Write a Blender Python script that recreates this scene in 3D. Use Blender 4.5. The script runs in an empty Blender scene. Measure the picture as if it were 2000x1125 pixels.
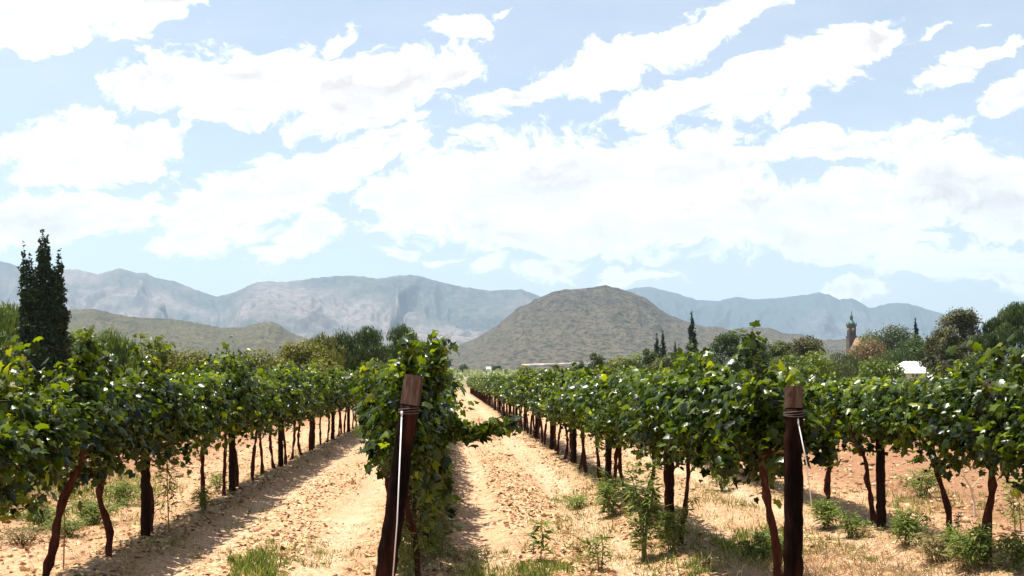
import bpy, math, random
import numpy as np

# ------------------------------------------------------------------ camera, sky, sun, exposure
R = math.radians
scene = bpy.context.scene
COL = scene.collection
F = 1944.0                     # focal length in photo pixels (photo is 2000 wide)
VX, HY, CAMZ = 880.0, 740.0, 1.6
cam_d = bpy.data.cameras.new('camera')
cam = bpy.data.objects.new('camera', cam_d)
COL.objects.link(cam)
cam.location = (0, 0, CAMZ)
cam.rotation_euler = (R(90), 0, 0)
cam_d.sensor_width = 36.0
cam_d.lens = 36.0 * F / 2000.0
cam_d.shift_x = (1000 - VX) / 2000.0
cam_d.shift_y = (HY - 562.5) / 2000.0
cam_d.clip_start = 0.1
cam_d.clip_end = 60000
scene.camera = cam

scene.view_settings.view_transform = 'Standard'
scene.view_settings.look = 'None'
scene.view_settings.gamma = 1
scene.view_settings.use_curve_mapping = False
scene.view_settings.exposure = 1.2
scene.cycles.volume_bounces = 0
scene.cycles.transparent_max_bounces = 8
scene.cycles.max_bounces = 8

# sun comes from the left and a little beyond: shadow of a 1 m stick falls (+KX, -KY)
KX, KY = 0.25, 0.10
SUN_EL = math.atan(1 / math.hypot(KX, KY))
SUN_AZ = math.atan2(-KX, KY)        # compass angle from +Y towards +X
SKY_ON = 0.075

def build_world():
    w = bpy.data.worlds.new('World'); scene.world = w; w.use_nodes = True
    nt = w.node_tree; N = nt.nodes; L = nt.links
    N.clear()
    out = N.new('ShaderNodeOutputWorld')
    sky = N.new('ShaderNodeTexSky'); sky.sky_type = 'NISHITA'; sky.sun_disc = False
    sky.sun_elevation = SUN_EL; sky.sun_rotation = SUN_AZ
    sky.air_density = 1.0; sky.dust_density = 1.0; sky.ozone_density = 1.0
    bg = N.new('ShaderNodeBackground'); bg.inputs['Strength'].default_value = SKY_ON
    hsv = N.new('ShaderNodeHueSaturation'); hsv.inputs['Saturation'].default_value = .64; hsv.inputs['Hue'].default_value = .497
    L.new(sky.outputs[0], hsv.inputs['Color']); L.new(hsv.outputs[0], bg.inputs['Color'])
    # ---- cumulus field, shaped in direction space (x/|y|, z/|y|)
    tc = N.new('ShaderNodeTexCoord')
    sp = N.new('ShaderNodeSeparateXYZ'); L.new(tc.outputs['Generated'], sp.inputs[0])
    def M(op, a, b=None, c=None, clamp=False):
        n = N.new('ShaderNodeMath'); n.operation = op; n.use_clamp = clamp
        for i, v in enumerate((a, b, c)):
            if v is None: continue
            if isinstance(v, (int, float)): n.inputs[i].default_value = v
            else: L.new(v, n.inputs[i])
        return n.outputs[0]
    ay = M('MAXIMUM', M('ABSOLUTE', sp.outputs[1]), 0.02)
    u = M('DIVIDE', sp.outputs[0], ay); v = M('DIVIDE', sp.outputs[2], ay)
    cb = N.new('ShaderNodeCombineXYZ'); L.new(u, cb.inputs[0]); L.new(v, cb.inputs[1])
    uv = cb.outputs[0]
    def noise(vec, scale, detail, rough=0.55, sx=1.0, sy=1.0, off=0.0):
        mp = N.new('ShaderNodeMapping'); mp.inputs['Scale'].default_value = (sx, sy, 1)
        mp.inputs['Location'].default_value = (off, off * .7, off)
        L.new(vec, mp.inputs[0])
        n = N.new('ShaderNodeTexNoise'); n.inputs['Scale'].default_value = scale
        n.inputs['Detail'].default_value = detail; n.inputs['Roughness'].default_value = rough
        L.new(mp.outputs[0], n.inputs['Vector'])
        return n
    nz = noise(uv, 9.0, 3, .5, 1, 1.6, 3.1)
    vs = N.new('ShaderNodeVectorMath'); vs.operation = 'SUBTRACT'
    L.new(nz.outputs['Color'], vs.inputs[0]); vs.inputs[1].default_value = (.5, .5, .5)
    vm = N.new('ShaderNodeVectorMath'); vm.operation = 'MULTIPLY_ADD'
    L.new(vs.outputs[0], vm.inputs[0]); vm.inputs[1].default_value = (.075, .05, 0); L.new(uv, vm.inputs[2])
    nzf = noise(vm.outputs[0], 38.0, 4, .6, 1, 1.5, 9.4)
    vs2 = N.new('ShaderNodeVectorMath'); vs2.operation = 'SUBTRACT'
    L.new(nzf.outputs['Color'], vs2.inputs[0]); vs2.inputs[1].default_value = (.5, .5, .5)
    vm2 = N.new('ShaderNodeVectorMath'); vm2.operation = 'MULTIPLY_ADD'
    L.new(vs2.outputs[0], vm2.inputs[0]); vm2.inputs[1].default_value = (.030, .022, 0); L.new(vm.outputs[0], vm2.inputs[2])
    duv = vm2.outputs[0]
    # (px, py, half-width, half-height, tilt degrees up to the right)
    blobs = [(115,22,300,75,4),(60,72,140,36,-6),(310,10,150,50,25),
     (305,168,138,70,8),(480,160,220,95,4),(650,185,240,85,0),(470,215,170,40,0),(860,140,130,48,25),(640,90,48,24,35),
     (775,170,120,70,10),
     (150,300,215,74,0),(240,300,150,60,10),(130,430,250,64,6),(60,445,150,50,0),
     (470,385,215,80,18),(590,345,170,56,24),(760,285,115,46,12),(420,465,140,45,0),(590,470,110,50,30),
     (860,395,190,88,0),(960,370,220,115,0),(1160,350,260,115,6),(1340,330,230,105,0),(1040,440,260,62,0),
     (1240,430,280,72,0),(1500,300,150,40,5),(1660,295,170,45,6),(1810,265,110,32,16),
     (1500,420,280,95,0),(1700,400,260,95,12),(1850,370,220,95,8),(1960,400,180,110,0),(1640,470,260,58,-4),
     (1860,520,220,50,-6),(1960,560,130,34,-4),(1670,512,75,20,0),
     (1030,180,140,34,22),(1190,125,160,54,16),(1330,85,160,46,22),(1450,30,90,28,20),
     (1340,180,150,42,14),(1480,165,170,62,20),(1610,115,170,66,22),(1540,205,75,30,30),(1700,80,80,50,30),
     (1840,145,80,24,18),(1910,105,60,30,20),(1980,82,60,18,14),(1965,190,90,44,18),
     (905,50,70,26,0),(985,25,30,12,30),(950,507,62,22,8),(1060,517,95,28,-4),(795,495,42,18,0),(1230,545,95,22,6),
     (1680,566,75,26,10),(1185,530,35,14,0),(970,210,60,16,14),(1835,45,50,18,20),(1930,40,30,12,0),
     (880,500,60,8,0),(1300,540,50,9,0)]
    agg = None
    for (px, py, rx, ry, a) in blobs:
        mp = N.new('ShaderNodeMapping'); mp.vector_type = 'TEXTURE'
        mp.inputs['Location'].default_value = ((px - VX) / F, (HY - py) / F, 0)
        mp.inputs['Rotation'].default_value = (0, 0, R(a))
        mp.inputs['Scale'].default_value = (rx / F, ry / F, 1)
        L.new(duv, mp.inputs[0])
        ln = N.new('ShaderNodeVectorMath'); ln.operation = 'LENGTH'; L.new(mp.outputs[0], ln.inputs[0])
        d = M('MULTIPLY', M('SUBTRACT', 1.0, ln.outputs['Value']), min(ry, 50) / 50.0 * .6 + .4)
        agg = d if agg is None else M('SMOOTH_MAX', agg, d, 0.03)
    n1 = noise(duv, 22, 8, .62, 1, 1.7, 7.7)
    n2 = noise(duv, 60, 6, .7, 1, 1.4, 1.7)
    t = M('ADD', M('MULTIPLY', M('SUBTRACT', n1.outputs[0], .5), 1.7), M('MULTIPLY', M('SUBTRACT', n2.outputs[0], .5), 1.0))
    field = M('ADD', agg, t)
    mr = N.new('ShaderNodeMapRange'); mr.interpolation_type = 'SMOOTHSTEP'
    mr.inputs['From Min'].default_value = .02; mr.inputs['From Max'].default_value = .34
    L.new(field, mr.inputs[0])
    # thin high veil, makes the blue paler and uneven
    n3 = noise(uv, 3.2, 6, .6, 1, 2.6, 11.0)
    veil = N.new('ShaderNodeMapRange'); veil.inputs['From Min'].default_value = .40; veil.inputs['From Max'].default_value = .75
    veil.inputs['To Max'].default_value = .16; L.new(n3.outputs[0], veil.inputs[0])
    dens = M('MAXIMUM', mr.outputs[0], veil.outputs[0])
    # grey-pink bellies
    n4 = noise(duv, 8.5, 7, .62, 1, 2.6, 5.0)
    ramp = N.new('ShaderNodeValToRGB'); L.new(n4.outputs[0], ramp.inputs[0])
    ramp.color_ramp.elements[0].position = .36; ramp.color_ramp.elements[0].color = (.42, .375, .345, 1)
    ramp.color_ramp.elements[1].position = .60; ramp.color_ramp.elements[1].color = (.64, .63, .62, 1)
    inner = N.new('ShaderNodeMapRange'); inner.interpolation_type = 'SMOOTHSTEP'
    inner.inputs['From Min'].default_value = .15; inner.inputs['From Max'].default_value = .75; L.new(field, inner.inputs[0])
    cm = N.new('ShaderNodeMix'); cm.data_type = 'RGBA'; L.new(inner.outputs[0], cm.inputs[0]); cm.inputs[6].default_value = (.66, .65, .64, 1); L.new(ramp.outputs[0], cm.inputs[7])
    bc = N.new('ShaderNodeBackground'); L.new(cm.outputs[2], bc.inputs['Color']); bc.inputs['Strength'].default_value = .93
    mx = N.new('ShaderNodeMixShader'); L.new(dens, mx.inputs[0]); L.new(bg.outputs[0], mx.inputs[1]); L.new(bc.outputs[0], mx.inputs[2])
    L.new(mx.outputs[0], out.inputs['Surface'])
    w.cycles.sampling_method = 'MANUAL'; w.cycles.sample_map_resolution = 256
build_world()

sd = bpy.data.lights.new('sun', 'SUN'); sd.energy = 5.0; sd.angle = R(.55); sd.color = (1, .95, .86)
sun = bpy.data.objects.new('sun', sd); COL.objects.link(sun)
sun.location = (-40, 20, 60)
from mathutils import Vector
sun.rotation_euler = Vector((-KX, KY, 1)).to_track_quat('Z', 'Y').to_euler()

# ------------------------------------------------------------------ helpers
rng = np.random.default_rng(11)
random.seed(5)

def at(px, py, d):
    return ((px - VX) / F * d, d, CAMZ + (HY - py) / F * d)

def vnoise(x, y, seed=0):
    """smooth value noise in [0,1]"""
    xi = np.floor(x).astype(np.int64); yi = np.floor(y).astype(np.int64)
    fx = x - xi; fy = y - yi
    fx = fx * fx * (3 - 2 * fx); fy = fy * fy * (3 - 2 * fy)
    def h(a, b):
        n = (a * 374761393 + b * 668265263 + seed * 974634777) & 0xffffffff
        n = ((n ^ (n >> 13)) * 1274126177) & 0xffffffff
        n = (n ^ (n >> 16)) & 0xffffffff
        return n / 4294967295.0
    a = h(xi, yi); b = h(xi + 1, yi); c = h(xi, yi + 1); d = h(xi + 1, yi + 1)
    return (a * (1 - fx) + b * fx) * (1 - fy) + (c * (1 - fx) + d * fx) * fy

def fbm(x, y, o=4, seed=0, ridged=False):
    s = np.zeros_like(np.asarray(x, float)); a = .5; t = 0
    for i in range(o):
        n = vnoise(x, y, seed + i * 17)
        if ridged: n = 1 - np.abs(2 * n - 1)
        s = s + a * n; t += a; a *= .5; x = x * 2.03 + 11.3; y = y * 2.03 + 5.7
    return s / t

def mesh_from(name, V, P, col=None):
    """V (n,3); P (m,k) polygons with k corners; col (m,) random value per face"""
    V = np.asarray(V, np.float32); P = np.asarray(P, np.int32)
    me = bpy.data.meshes.new(name)
    k = P.shape[1]
    me.vertices.add(len(V)); me.vertices.foreach_set('co', V.ravel())
    me.loops.add(P.size); me.loops.foreach_set('vertex_index', P.ravel())
    me.polygons.add(len(P)); me.polygons.foreach_set('loop_start', np.arange(0, P.size, k, dtype=np.int32))
    try: me.polygons.foreach_set('loop_total', np.full(len(P), k, np.int32))
    except Exception: pass
    me.update(calc_edges=True)
    if col is not None:
        a = me.attributes.new('tone', 'FLOAT', 'FACE'); a.data.foreach_set('value', np.asarray(col, np.float32))
    return me

def link(name, me, mat, parent=None, smooth=False):
    o = bpy.data.objects.new(name, me); COL.objects.link(o)
    if mat is not None and len(me.materials) == 0: me.materials.append(mat)
    if smooth: me.polygons.foreach_set('use_smooth', np.ones(len(me.polygons), bool))
    if parent is not None: o.parent = parent
    return o

def tag(o, label=None, cat=None, group=None, kind=None):
    if label: o['label'] = label
    if cat: o['category'] = cat
    if group: o['group'] = group
    if kind: o['kind'] = kind
    return o

def empty(name, loc, rz=0):
    o = bpy.data.objects.new(name, None); COL.objects.link(o); o.location = loc; o.rotation_euler = (0, 0, rz)
    o.empty_display_size = .2
    return o

class MB:
    """collects mixed polygons"""
    def __init__(s): s.v = []; s.f = []
    def add(s, V, Fs):
        b = len(s.v); s.v += [tuple(p) for p in V]; s.f += [tuple(i + b for i in f) for f in Fs]
    def tube(s, pts, rad, n=8, cap=True, rough=0, seed=0):
        pts = [np.array(p, float) for p in pts]
        if not hasattr(rad, '__len__'): rad = [rad] * len(pts)
        rr = np.random.default_rng(seed)
        V = []; Fs = []
        t0 = pts[1] - pts[0]; ref = np.array([1, 0, 0.]) if abs(t0[0]) < .8 * np.linalg.norm(t0) else np.array([0, 1, 0.])
        for i, p in enumerate(pts):
            t = pts[min(i + 1, len(pts) - 1)] - pts[max(i - 1, 0)]; t /= np.linalg.norm(t) + 1e-9
            a = ref - t * ref.dot(t); a /= np.linalg.norm(a) + 1e-9; ref = a; b = np.cross(t, a)
            for k in range(n):
                an = 2 * math.pi * k / n; r = rad[i] * (1 + rough * (rr.random() - .5) * 2)
                V.append(p + (a * math.cos(an) + b * math.sin(an)) * r)
        for i in range(len(pts) - 1):
            for k in range(n):
                k2 = (k + 1) % n
                Fs.append((i * n + k, i * n + k2, (i + 1) * n + k2, (i + 1) * n + k))
        if cap:
            Fs.append(tuple(range(n - 1, -1, -1))); m = (len(pts) - 1) * n; Fs.append(tuple(range(m, m + n)))
        s.add(V, Fs)
    def box(s, x0, x1, y0, y1, z0, z1):
        V = [(x0,y0,z0),(x1,y0,z0),(x1,y1,z0),(x0,y1,z0),(x0,y0,z1),(x1,y0,z1),(x1,y1,z1),(x0,y1,z1)]
        s.add(V, [(3,2,1,0),(4,5,6,7),(0,1,5,4),(1,2,6,5),(2,3,7,6),(3,0,4,7)])
    def mesh(s, name):
        me = bpy.data.meshes.new(name); me.from_pydata([tuple(map(float, p)) for p in s.v], [], s.f); me.update(); return me

# leaf templates: vertices, triangles
def fan(outline, centre, drop):
    o = [(x, y, -drop * (abs(x) ** 1.3) - .22 * max(0, y - .45) ** 2) for x, y in outline]
    V = np.array([(centre[0], centre[1], .03)] + o)
    n = len(o); T = np.array([(0, 1 + i, 1 + (i + 1) % n) for i in range(n)])
    return V, T
GRAPE = fan([(0,0),(-.22,-.17),(-.47,-.02),(-.40,.17),(-.56,.42),(-.30,.50),(-.2,.72),(0,.98),(.2,.72),(.30,.50),(.56,.42),(.40,.17),(.47,-.02),(.22,-.17)], (0,.3), .42)
GRAPE_M = fan([(0,0),(-.45,-.02),(-.52,.42),(0,.95),(.52,.42),(.45,-.02)], (0,.3), .40)
QUADL = (np.array([(0,0,0),(-.42,.42,-.13),(0,1,-.08),(.42,.42,-.13)]), np.array([(0,3,1),(1,3,2)]))
LANCE = (np.array([(0,0,0),(-.11,.35,-.03),(0,1,-.18),(.11,.35,-.03),(0,.35,.02)]), np.array([(0,4,1),(0,3,4),(1,4,2),(4,3,2)]))
STRAP = (np.array([(0,0,0),(-.09,.3,0),(-.07,.75,0),(0,1,0),(.07,.75,0),(.09,.3,0)]), np.array([(0,5,1),(1,5,4),(1,4,2),(2,4,3)]))

def frames(nrm, tip):
    n = nrm / (np.linalg.norm(nrm, axis=1, keepdims=True) + 1e-9)
    t = tip - n * (tip * n).sum(1, keepdims=True); t /= (np.linalg.norm(t, axis=1, keepdims=True) + 1e-9)
    x = np.cross(t, n)
    return np.stack([x, t, n], axis=2)      # columns: local x, y, z

def leaves(tmpl, pos, nrm, tip, size, rg, tone=None):
    V0, T0 = tmpl; n = len(pos)
    Rm = frames(nrm, tip)
    s = size.reshape(-1, 1, 1) if hasattr(size, 'reshape') else size
    wid = rg.uniform(.8, 1.15, n); cur = rg.uniform(.3, 1.9, n)
    L = np.repeat(V0[None], n, 0).copy(); L[:, :, 0] *= wid[:, None]; L[:, :, 2] *= cur[:, None]
    W = np.einsum('nij,nkj->nki', Rm, L * s) + pos[:, None, :]
    T = (T0[None] + (np.arange(n) * len(V0))[:, None, None]).reshape(-1, 3)
    tone = rg.random(n) if tone is None else tone
    return W.reshape(-1, 3), T, np.repeat(tone, len(T0))

def merge(parts):
    Vs, Ts, Cs = [], [], []; b = 0
    for V, T, C in parts:
        Vs.append(V); Ts.append(T + b); Cs.append(C); b += len(V)
    return np.concatenate(Vs), np.concatenate(Ts), np.concatenate(Cs)

# ------------------------------------------------------------------ materials
def new_mat(name):
    m = bpy.data.materials.new(name); m.use_nodes = True
    nt = m.node_tree; nt.nodes.clear()
    return m, nt, nt.nodes, nt.links

def ramp_node(N, cols):
    r = N.new('ShaderNodeValToRGB'); e = r.color_ramp.elements
    while len(e) > 1: e.remove(e[-1])
    e[0].position = cols[0][0]; e[0].color = (*cols[0][1], 1)
    for p, c in cols[1:]:
        q = e.new(p); q.color = (*c, 1)
    return r

def leaf_mat(name, cols, rough=.4, trans=.35, tcol=(1.5, 1.6, .5), spec=.5, objvar=.25):
    m, nt, N, L = new_mat(name)
    out = N.new('ShaderNodeOutputMaterial')
    at_ = N.new('ShaderNodeAttribute'); at_.attribute_name = 'tone'
    r = ramp_node(N, cols); L.new(at_.outputs['Fac'], r.inputs[0])
    oi = N.new('ShaderNodeObjectInfo')
    hs = N.new('ShaderNodeHueSaturation')
    mr = N.new('ShaderNodeMapRange'); mr.inputs['To Min'].default_value = 1 - objvar; mr.inputs['To Max'].default_value = 1 + objvar
    L.new(oi.outputs['Random'], mr.inputs[0]); L.new(mr.outputs[0], hs.inputs['Value']); L.new(r.outputs[0], hs.inputs['Color'])
    b = N.new('ShaderNodeBsdfPrincipled'); b.inputs['Roughness'].default_value = rough
    b.inputs['Specular IOR Level'].default_value = spec
    L.new(hs.outputs[0], b.inputs['Base Color'])
    tr = N.new('ShaderNodeBsdfTranslucent')
    mu = N.new('ShaderNodeMix'); mu.data_type = 'RGBA'; mu.blend_type = 'MULTIPLY'; mu.inputs[0].default_value = 1
    L.new(hs.outputs[0], mu.inputs[6]); mu.inputs[7].default_value = (*tcol, 1)
    L.new(mu.outputs[2], tr.inputs['Color'])
    mx = N.new('ShaderNodeMixShader'); mx.inputs[0].default_value = trans
    L.new(b.outputs[0], mx.inputs[1]); L.new(tr.outputs[0], mx.inputs[2]); L.new(mx.outputs[0], out.inputs[0])
    return m

def wood_mat(name, cols, scale=18, stretch=.12, rough=.85, bump=.6):
    m, nt, N, L = new_mat(name)
    out = N.new('ShaderNodeOutputMaterial'); b = N.new('ShaderNodeBsdfPrincipled'); b.inputs['Roughness'].default_value = rough; b.inputs['Specular IOR Level'].default_value = .04
    tc = N.new('ShaderNodeTexCoord'); mp = N.new('ShaderNodeMapping'); mp.inputs['Scale'].default_value = (1, 1, stretch)
    L.new(tc.outputs['Object'], mp.inputs[0])
    n = N.new('ShaderNodeTexNoise'); n.inputs['Scale'].default_value = scale; n.inputs['Detail'].default_value = 8; n.inputs['Roughness'].default_value = .65
    L.new(mp.outputs[0], n.inputs['Vector'])
    r = ramp_node(N, cols); L.new(n.outputs[0], r.inputs[0]); L.new(r.outputs[0], b.inputs['Base Color'])
    bp = N.new('ShaderNodeBump'); bp.inputs['Strength'].default_value = bump; bp.inputs['Distance'].default_value = .02
    L.new(n.outputs[0], bp.inputs['Height']); L.new(bp.outputs[0], b.inputs['Normal']); L.new(b.outputs[0], out.inputs[0])
    return m

def plain_mat(name, col, rough=.8, metal=0, nscale=3.0, var=.25):
    m, nt, N, L = new_mat(name)
    out = N.new('ShaderNodeOutputMaterial'); b = N.new('ShaderNodeBsdfPrincipled')
    b.inputs['Roughness'].default_value = rough; b.inputs['Metallic'].default_value = metal
    tc = N.new('ShaderNodeTexCoord'); n = N.new('ShaderNodeTexNoise'); n.inputs['Scale'].default_value = nscale; n.inputs['Detail'].default_value = 6
    L.new(tc.outputs['Object'], n.inputs['Vector'])
    lo = tuple(c * (1 - var) for c in col); hi = tuple(min(1, c * (1 + var)) for c in col)
    r = ramp_node(N, [(.3, lo), (.7, hi)]); L.new(n.outputs[0], r.inputs[0]); L.new(r.outputs[0], b.inputs['Base Color'])
    L.new(b.outputs[0], out.inputs[0])
    return m

MT = {}
MT['vine_near'] = leaf_mat('vine_leaf', [(0,(.004,.012,.002)),(.3,(.017,.033,.003)),(.58,(.050,.082,.006)),(.86,(.10,.145,.011)),(1,(.17,.20,.022))], rough=.30, trans=.42, tcol=(2.5,2.2,.4), spec=.36)
MT['trunk'] = wood_mat('vine_bark', [(.3,(.022,.009,.007)),(.55,(.06,.021,.013)),(.75,(.12,.055,.035))], 30, .25)
MT['post'] = wood_mat('treated_post_wood', [(.40,(.003,.002,.002)),(.52,(.012,.005,.0035)),(.7,(.055,.018,.010))], 9, .16)
MT['postdark'] = wood_mat('creosoted_post_wood', [(.35,(.008,.006,.005)),(.6,(.028,.014,.010)),(.8,(.07,.03,.02))], 14, .12)
MT['posttop'] = wood_mat('pale_post_wood', [(.3,(.022,.012,.009)),(.55,(.07,.042,.032)),(.75,(.17,.13,.11))], 16, .15)
MT['cane'] = wood_mat('vine_cane', [(.3,(.08,.05,.02)),(.7,(.16,.12,.04))], 20, .3)
MT['string'] = plain_mat('white_string', (.62,.60,.60), .6)
MT['wire'] = plain_mat('rusty_wire', (.07,.05,.04), .7)

def ground_mat():
    m, nt, N, L = new_mat('sandy_soil')
    out = N.new('ShaderNodeOutputMaterial'); b = N.new('ShaderNodeBsdfPrincipled'); b.inputs['Roughness'].default_value = .95
    b.inputs['Specular IOR Level'].default_value = .15
    tc = N.new('ShaderNodeTexCoord')
    def nz(s, d=6, r=.6, sc=(1,1,1)):
        mp = N.new('ShaderNodeMapping'); mp.inputs['Scale'].default_value = sc; L.new(tc.outputs['Object'], mp.inputs[0])
        n = N.new('ShaderNodeTexNoise'); n.inputs['Scale'].default_value = s; n.inputs['Detail'].default_value = d; n.inputs['Roughness'].default_value = r
        L.new(mp.outputs[0], n.inputs['Vector']); return n.outputs[0]
    def mix(fac, a, c, blend='MIX'):
        x = N.new('ShaderNodeMix'); x.data_type = 'RGBA'; x.blend_type = blend
        if isinstance(fac, float): x.inputs[0].default_value = fac
        else: L.new(fac, x.inputs[0])
        for i, q in ((6, a), (7, c)):
            if isinstance(q, tuple): x.inputs[i].default_value = (*q, 1)
            else: L.new(q, x.inputs[i])
        return x.outputs[2]
    def rng_(v, a, c, lo=0., hi=1.):
        x = N.new('ShaderNodeMapRange'); x.interpolation_type = 'SMOOTHSTEP'
        L.new(v, x.inputs[0]); x.inputs[1].default_value = a; x.inputs[2].default_value = c; x.inputs[3].default_value = lo; x.inputs[4].default_value = hi
        return x.outputs[0]
    s1 = ramp_node(N, [(.3,(.30,.155,.085)),(.5,(.42,.25,.148)),(.72,(.52,.365,.245))]); L.new(nz(7.0, 10, .72), s1.inputs[0])
    s2 = ramp_node(N, [(.35,(.85,.80,.74)),(.65,(1.08,1.05,1.0))]); L.new(nz(.6, 5, .6, (1, .4, 1)), s2.inputs[0])
    c = mix(1.0, s1.outputs[0], s2.outputs[0], 'MULTIPLY')
    # attributes from the mesh: 'turned' red-brown ploughed soil, 'berm' dark crumbly strip, 'far' scrub
    A = {}
    for k in ('turned', 'berm', 'far', 'litter', 'track'):
        a = N.new('ShaderNodeAttribute'); a.attribute_name = k; A[k] = a.outputs['Fac']
    c = mix(mth(N, L, 'MULTIPLY', A['track'], .75), c, ramped(N, L, nz(3.0, 6, .6), [(.35,(.43,.27,.165)),(.65,(.52,.37,.25))]))
    c = mix(A['turned'], c, ramped(N, L, nz(9, 9, .75), [(.3,(.11,.045,.022)),(.52,(.22,.11,.055)),(.75,(.36,.22,.12))]))
    lf = mth(N, L, 'MULTIPLY', rng_(nz(26, 4, .6), .50, .58), A['litter'])
    c = mix(lf, c, (.22,.10,.045))
    lf2 = mth(N, L, 'MULTIPLY', rng_(nz(33, 4, .6), .56, .62), A['litter'])
    c = mix(lf2, c, (.66,.54,.36))
    c = mix(A['berm'], c, ramped(N, L, nz(14, 8, .75), [(.3,(.10,.055,.03)),(.5,(.24,.16,.08)),(.7,(.42,.32,.18))]))
    c = mix(A['far'], c, ramped(N, L, nz(.12, 9, .7), [(.3,(.07,.09,.03)),(.5,(.17,.14,.07)),(.7,(.33,.25,.17))]))
    L.new(c, b.inputs['Base Color'])
    bp = N.new('ShaderNodeBump'); bp.inputs['Strength'].default_value = .55; bp.inputs['Distance'].default_value = .03
    L.new(mth(N, L, 'ADD', nz(11, 10, .75), mth(N, L, 'MULTIPLY', nz(45, 5, .7), .5)), bp.inputs['Height'])
    L.new(bp.outputs[0], b.inputs['Normal']); L.new(b.outputs[0], out.inputs[0])
    return m
def mth(N, L, op, a, c):
    x = N.new('ShaderNodeMath'); x.operation = op
    for i, q in ((0, a), (1, c)):
        if isinstance(q, (int, float)): x.inputs[i].default_value = q
        else: L.new(q, x.inputs[i])
    return x.outputs[0]
def ramped(N, L, src, cols):
    r = ramp_node(N, cols); L.new(src, r.inputs[0]); return r.outputs[0]

# ------------------------------------------------------------------ ground
ROWX = {'left': -3.0, 'middle': -.40, 'right': 2.2, 'far_right': 4.5}
def ground_z(x, y):
    x = np.asarray(x, float); y = np.asarray(y, float)
    near = np.clip(1 - (y - 60) / 80, 0, 1) * np.clip(1 - (np.abs(x) - 25) / 20, 0, 1)
    z = np.zeros_like(x)
    for rx in ROWX.values():
        z += near * .07 * np.exp(-((x - rx - .05) / .38) ** 2)
    for lc in (-1.75, .95, 3.4):
        for s in (-.62, .62):
            z -= near * .06 * np.exp(-((x - lc - s) / .24) ** 2)
    z += near * .06 * (fbm(x * 1.3, y * .9, 4, 3) - .5) + near * .035 * (fbm(x * 9, y * 9, 3, 9) - .5)
    t = np.clip((x - 5.3) / 1.5, 0, 1) + np.clip((-3.9 - x) / 1.2, 0, 1)
    z += near * t * .10 * (fbm(x * 3.2, y * 3.2, 4, 21, True) - .5)
    d = np.clip(np.hypot(x * .7, y) - 120, 0, 2400)
    z += d * .0105 + np.clip(d / 400, 0, 1) * 3 * (fbm(x / 90, y / 90, 4, 5) - .5)
    return z
def gz(x, y): return float(ground_z(np.array([x]), np.array([y]))[0])

def build_ground():
    xs = 1.6 * np.sinh(np.linspace(-math.asinh(9000 / 1.6), math.asinh(9000 / 1.6), 620))
    ys = np.concatenate([np.linspace(-40, 4.6, 24), 5 * np.exp(np.linspace(0, math.log(12000 / 5), 640))])
    X, Y = np.meshgrid(xs + .6, ys)
    Z = ground_z(X, Y)
    nx, ny = len(xs), len(ys)
    V = np.stack([X.ravel(), Y.ravel(), Z.ravel()], 1)
    i = np.arange(ny - 1)[:, None] * nx + np.arange(nx - 1)[None]
    P = np.stack([i, i + 1, i + nx + 1, i + nx], -1).reshape(-1, 4)
    me = mesh_from('ground', V, P)
    x = X.ravel(); y = Y.ravel()
    turned = np.clip(np.clip((x - 5.4) / .8, 0, 1) + np.clip((-4.4 - x) / 1.0, 0, 1), 0, 1) * .85
    berm = np.zeros_like(x)
    for rx in ROWX.values():
        berm = np.maximum(berm, np.exp(-((x - rx - .08) / .33) ** 4))
    berm *= .75 * (.4 + .9 * fbm(x * 2, y * 2, 3, 31)) * (x < 5.4) * (y < 125)
    litter = np.zeros_like(x)
    for lc, w in ((-1.75, .9), (.95, .42), (3.4, .9), (.1, .3), (1.75, .3)):
        litter = np.maximum(litter, np.exp(-((x - lc) / w) ** 4))
    litter *= np.clip(fbm(x * .8, y * .5, 3, 41) * 1.8 - .2, 0, 1)
    far = np.clip((y - 125) / 30, 0, 1) + np.clip((np.abs(x) - 22) / 8, 0, 1)
    track = np.zeros_like(x)
    for lc in (-1.75, .95, 3.4):
        for t_ in (-.62, .62): track = np.maximum(track, np.exp(-((x - lc - t_ - .05 * np.sin(y * .5)) / .23) ** 4))
    track *= np.clip(fbm(x * 1.5, y * .4, 3, 61) * 1.6 - .1, 0, 1) * (y < 120)
    for k, a in (('track', track), ('turned', turned), ('berm', berm), ('litter', litter), ('far', np.clip(far, 0, 1))):
        q = me.attributes.new(k, 'FLOAT', 'POINT'); q.data.foreach_set('value', a.astype(np.float32))
    o = link('ground', me, ground_mat(), smooth=True)
    tag(o, kind='structure')
build_ground()

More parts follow.
